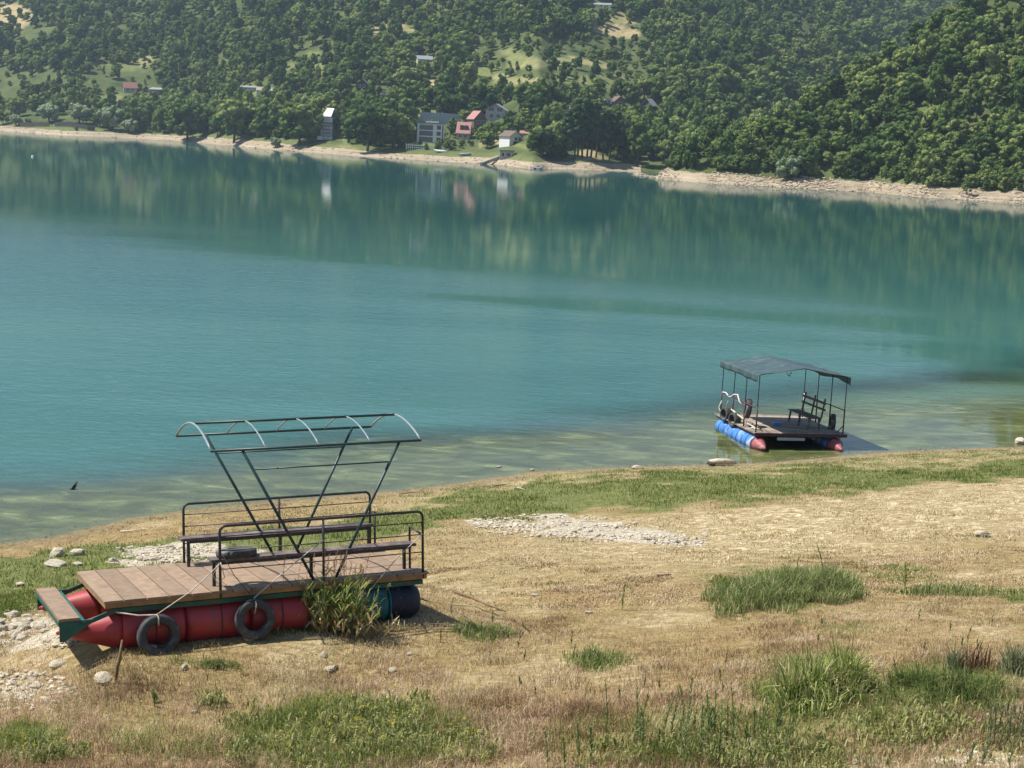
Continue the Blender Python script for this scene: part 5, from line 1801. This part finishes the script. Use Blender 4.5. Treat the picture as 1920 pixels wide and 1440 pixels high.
clump('grass_tussock', 'dark low weeds growing under the raft beside middle tyre', [(505, 1185, 45, 9, 1)], .16, 500, TUS)
clump('grass_tussock', 'short green weed tuft on soil right of the round stone', [(405, 1252, 45, 7, 1)], .13, 400, TUS)
# low herbs with yellow flower heads
x, y = [], []
for (cx, cy, rx, ry, n_) in [(660, 1395, 225, 66, 2600), (560, 1420, 150, 40, 700), (1380, 1425, 240, 45, 900), (1750, 1400, 180, 55, 800), (90, 1425, 90, 16, 200), (1640, 1360, 180, 46, 700), (395, 1325, 25, 10, 120)]:
    c0, e1, e2 = ground_at(cx, cy), ground_at(cx + rx, cy), ground_at(cx, cy - ry)
    a_, q = RNG.uniform(0, 6.283, n_), RNG.uniform(0, 1, n_) ** .75
    q = q * (.35 + 1.5 * fbm(2.4 * np.cos(a_) + cx, 2.4 * np.sin(a_) + cy, 73, 3))
    p_ = c0[None] + (e1 - c0)[None] * (q * np.cos(a_))[:, None] + (e2 - c0)[None] * (q * np.sin(a_))[:, None]
    x.append(p_[:, 0])
    y.append(p_[:, 1])
x, y = np.concatenate(x), np.concatenate(y)
ok = RNG.uniform(0, 1, len(x)) < np.clip(4.5 * (.55 * fbm(x * 1.1, y * 1.1, 72, 3) + .45 * fbm(x * 4, y * 4, 71)) - 1.95, .03, 1)
x, y = x[ok], y[ok]
n = len(x)
K = 7
hs = np.repeat(RNG.uniform(.10, .30, n), K)
bx_ = np.repeat(x, K) + RNG.normal(0, .035, n * K)
by_ = np.repeat(y, K) + RNG.normal(0, .035, n * K)
bz_ = near_z(bx_, by_) + RNG.uniform(0, .75, n * K) * hs
t_ = np.clip(np.repeat(RNG.uniform(0, 1, n), K) * .6 + RNG.uniform(0, .45, n * K), 0, 1)
HERB = [(0, (0.13, 0.145, 0.045)), (.4, (0.235, 0.255, 0.085)), (.75, (0.38, 0.37, 0.15)), (1, (0.56, 0.50, 0.28))]
me = blades('herb_cover', np.stack([bx_, by_, bz_], -1), RNG.uniform(.05, .11, n * K), RNG.uniform(.012, .028, n * K), RNG.uniform(.35, .95, n * K), RNG.uniform(0, 6.283, n * K), pal(t_, HERB))
tag(link('herb_cover', me), kind='stuff')
m_ = RNG.uniform(0, 1, n) < np.where((x < 1.0), .045, .006)
fx_, fy_ = np.repeat(x[m_], 4), np.repeat(y[m_], 4)
fz_ = near_z(fx_, fy_) + np.repeat(RNG.uniform(.2, .34, m_.sum()), 4)
nf = len(fx_)
yel = pal(RNG.uniform(0, 1, nf), [(0, (.50, .42, .03)), (1, (.72, .62, .10))])
me = blades('yellow_flowers', np.stack([fx_ + RNG.normal(0, .012, nf), fy_ + RNG.normal(0, .012, nf), fz_], -1), np.full(nf, .024), np.full(nf, .016), RNG.uniform(.7, .96, nf), RNG.uniform(0, 6.28, nf), yel)
tag(link('yellow_flowers', me), kind='stuff')


def plant(name, label, px, base, hpx, seed, leafy=46, w_=.014, ll=.10, cols=None, group=None, stems=1, cat='weed', lean=.1, up=.75):
    """upright weed: thin stems set with narrow leaves, seed spike at the tip"""
    P = ground_at(px, base)
    k = project(P)[2] / F
    r = np.random.default_rng(seed)
    t = thing(name, label, cat, tuple(P), float(r.uniform(0, 6)), group)
    cols = cols or [(0, (0.14, 0.18, 0.055)), (.7, (0.29, 0.34, 0.12)), (1, (0.46, 0.46, 0.22))]
    b = MB()
    B, hs, ls, an, cs = [], [], [], [], []
    for s in range(stems):
        hh = hpx * k * (1 if s == 0 else r.uniform(.5, .95))
        ox, oy = (0, 0) if s == 0 else r.normal(0, .09, 2)
        tx, ty = r.normal(0, lean * hh, 2)
        pts = [(ox + tx * q * q, oy + ty * q * q, hh * q) for q in (0, .3, .6, .85, 1)]
        pts[0] = (ox, oy, -.05)
        b.tube(pts, [.006, .0055, .005, .004, .002], 5)
        m = leafy
        q = r.uniform(.12, 1, m)
        B.append(np.stack([ox + tx * q * q, oy + ty * q * q, hh * q], -1))
        hs.append(ll * (1.15 - .65 * q) * r.uniform(.6, 1.2, m))
        ls.append(np.clip(r.normal(1 - up, .2, m) + .35, .1, .95))
        an.append(r.uniform(0, 6.283, m))
        cs.append(pal(r.uniform(0, 1, m), cols))
    b.build('stem', M_STEM, t)
    B = np.concatenate(B)
    me = blades('leaf_mass', B, np.concatenate(hs), np.full(len(B), w_), np.concatenate(ls), np.concatenate(an), np.concatenate(cs), .5)
    link('leaf_mass', me, t)
    return t


M_STEM = simple('green_stem', (0.10, 0.14, 0.05), 0.8)
plant('weed_stalk', 'tall thin weed stalk standing alone in dry grass above lower right weeds', 1137, 1388, 118, 1, 60, .012, .07)
plant('weed_stalk', 'small upright weed stalk alone on the slope centre', 1166, 1146, 56, 2, 40, .016, .09)
plant('weed_stalk', 'tall spike rising from the right half of the dark tussock', 1543, 1100, 84, 3, 50, .014, .05)
plant('weed_stalk', 'short spike rising from the middle of the dark tussock', 1491, 1095, 52, 4, 40, .016, .05)
plant('weed_stalk', 'small green weed right of the dark tussock', 1697, 1102, 44, 5, 40, .018, .09)
plant('weed_stalk', 'leafy weed left of the herb patch at lower left', 290, 1328, 34, 6, 40, .02, .09, stems=2)
plant('weed_stalk', 'feathery three-stemmed weed in the middle of the lower weeds', 1192, 1400, 115, 7, 70, .014, .10, stems=4)
plant('weed_stalk', 'pair of tall dark weed stalks right of the feathery weed', 1241, 1400, 112, 8, 60, .014, .07, stems=2)
plant('weed_stalk', 'narrow weed at the bottom edge left of centre weeds', 1026, 1438, 78, 9, 50, .014, .09)
plant('weed_stalk', 'leafy bright green weed at the bottom edge below lone stalk', 1085, 1436, 92, 10, 60, .016, .09, stems=3)
WG = ('upright green weed stalk in the dense weeds along the bottom edge', 'weed stalks along the bottom')
rs2 = random.Random(4)
for i in range(34):
    px_ = rs2.uniform(1260, 1500)
    plant('weed_stalk', WG[0], px_, rs2.uniform(1375, 1450), rs2.uniform(45, 125), 100 + i, 46, .014, .085, group=WG[1], stems=rs2.choice((1, 1, 2)))
WR = ('grey-green weed stalk in the thin weeds at the bottom right', 'weed stalks at bottom right')
for i in range(16):
    plant('weed_stalk', WR[0], rs2.uniform(1840, 1930), rs2.uniform(1350, 1450), rs2.uniform(50, 110), 200 + i, 40, .013, .08, [(0, (.13, .145, .065)), (1, (.34, .33, .18))], WR[1], rs2.choice((1, 2)))
WM = ('small weed sprout scattered in dry grass on the near slope', 'weed sprouts on the slope')
for i in range(40):
    px_, py_ = rs2.uniform(820, 1910), rs2.uniform(1150, 1330)
    plant('weed_sprout', WM[0], px_, py_, rs2.uniform(14, 34), 300 + i, 16, .013, .06, [(0, (.06, .08, .035)), (1, (.16, .18, .08))], WM[1])

# reed bush in front of the raft
P = ground_at(628, 1186)
rb = thing('reed_bush', 'leafy reed bush with dry lower leaves growing against the red raft', 'bush', tuple(P))
k = project(P)[2] / F
r = np.random.default_rng(77)
b = MB()
B, hs, ls, an, cs, ws = [], [], [], [], [], []
for s in range(85):
    ox, oy = r.normal(0, .24), r.normal(0, .13)
    hh = r.uniform(.35, .95) * max(.35, 1 - (ox / .62) ** 2 * .6)
    tx, ty = ox * .55 + r.normal(0, .07), oy * .3 + r.normal(0, .05)
    pts = [(ox + tx * q * q, oy + ty * q * q, hh * q) for q in (0, .35, .7, 1)]
    pts[0] = (ox, oy, -.1)
    b.tube(pts, [.006, .0055, .004, .002], 5)
    m = 15
    q = r.uniform(.08, 1, m)
    B.append(np.stack([ox + tx * q * q, oy + ty * q * q, hh * q], -1))
    hs.append(r.uniform(.10, .24, m))
    ls.append(np.clip(r.normal(.72, .2, m), .15, .97))
    an.append(r.uniform(0, 6.283, m))
    ws.append(r.uniform(.016, .03, m))
    zz = hh * q
    dead = r.uniform(0, 1, m) < np.clip(1.15 - zz / .42, .06, .92)
    gr = pal(r.uniform(0, 1, m), [(0, (.12, .19, .04)), (.6, (.26, .34, .085)), (1, (.50, .50, .2))])
    dr = pal(r.uniform(0, 1, m), [(0, (.28, .16, .07)), (.6, (.52, .37, .18)), (1, (.78, .66, .42))])
    cs.append(np.where(dead[:, None], dr, gr))
b.build('stem', M_STEM, rb)
cat_ = np.concatenate
link('leaf_mass', blades('leaf_mass', cat_(B), cat_(hs), cat_(ws), cat_(ls), cat_(an), cat_(cs), .6), rb)
B, hs, ls, an, cs = [], [], [], [], []
b = MB()
for s in range(26):
    ox, oy = r.normal(.05, .28), r.normal(0, .1)
    hh = r.uniform(1.0, 1.35)
    tx = r.normal(0, .08)
    b.tube([(ox, oy, .1), (ox + tx * .4, oy, hh * .6), (ox + tx, oy, hh)], [.003, .0026, .0018], 4)
    m = 9
    q = r.uniform(.82, 1, m)
    B.append(np.stack([ox + tx * q, np.full(m, oy), hh * q], -1))
    hs.append(r.uniform(.05, .09, m))
    ls.append(r.uniform(.3, .8, m))
    an.append(r.uniform(0, 6.283, m))
    cs.append(pal(r.uniform(0, 1, m), [(0, (.24, .13, .08)), (1, (.45, .30, .18))]))
b.build('dry_stem', M_STICK, rb)
link('seed_head', blades('seed_head', cat_(B), cat_(hs), np.full(len(cat_(B)), .008), cat_(ls), cat_(an), cat_(cs), .5), rb)
for i, (px_, bs_, hh_) in enumerate([(690, 1163, 70), (718, 1168, 78), (735, 1160, 60), (745, 1165, 48)]):
    plant('reed_shoot', 'arching reed shoot in front of the teal and navy barrels', px_, bs_, hh_, 400 + i, 9, .022, .24, [(0, (.10, .16, .07)), (1, (.3, .34, .2))], 'reed shoots by the barrels', 1, 'reed', .12, .6)

# washed-up weed and twigs along the waterline
n_ = 9000
seg = RNG.uniform(0, 1, n_)
px_ = -100 + seg * 2150
x, y = sample_ground(45000, 30, 56)
dsh = shore_dist(x, y)
ok = (dsh > -.35) & (dsh < 1.5 * fbm(x * .7, y * .7, 95) + .2) & (RNG.uniform(0, 1, len(x)) < np.clip(3 * fbm(x * 1.2, y * 1.2, 96) - .9, 0, 1))
x, y = x[ok], y[ok]
n = len(x)
me = blades('washed_up_debris', np.stack([x, y, np.maximum(near_z(x, y), 0) + .012], -1), RNG.uniform(.03, .15, n), RNG.uniform(.012, .03, n), RNG.uniform(.96, .985, n), RNG.normal(.5, .7, n), pal(RNG.uniform(0, 1, n), [(0, (.07, .055, .03)), (.6, (.20, .155, .085)), (1, (.48, .42, .26))]), 1.0)
tag(link('washed_up_debris', me), kind='stuff')
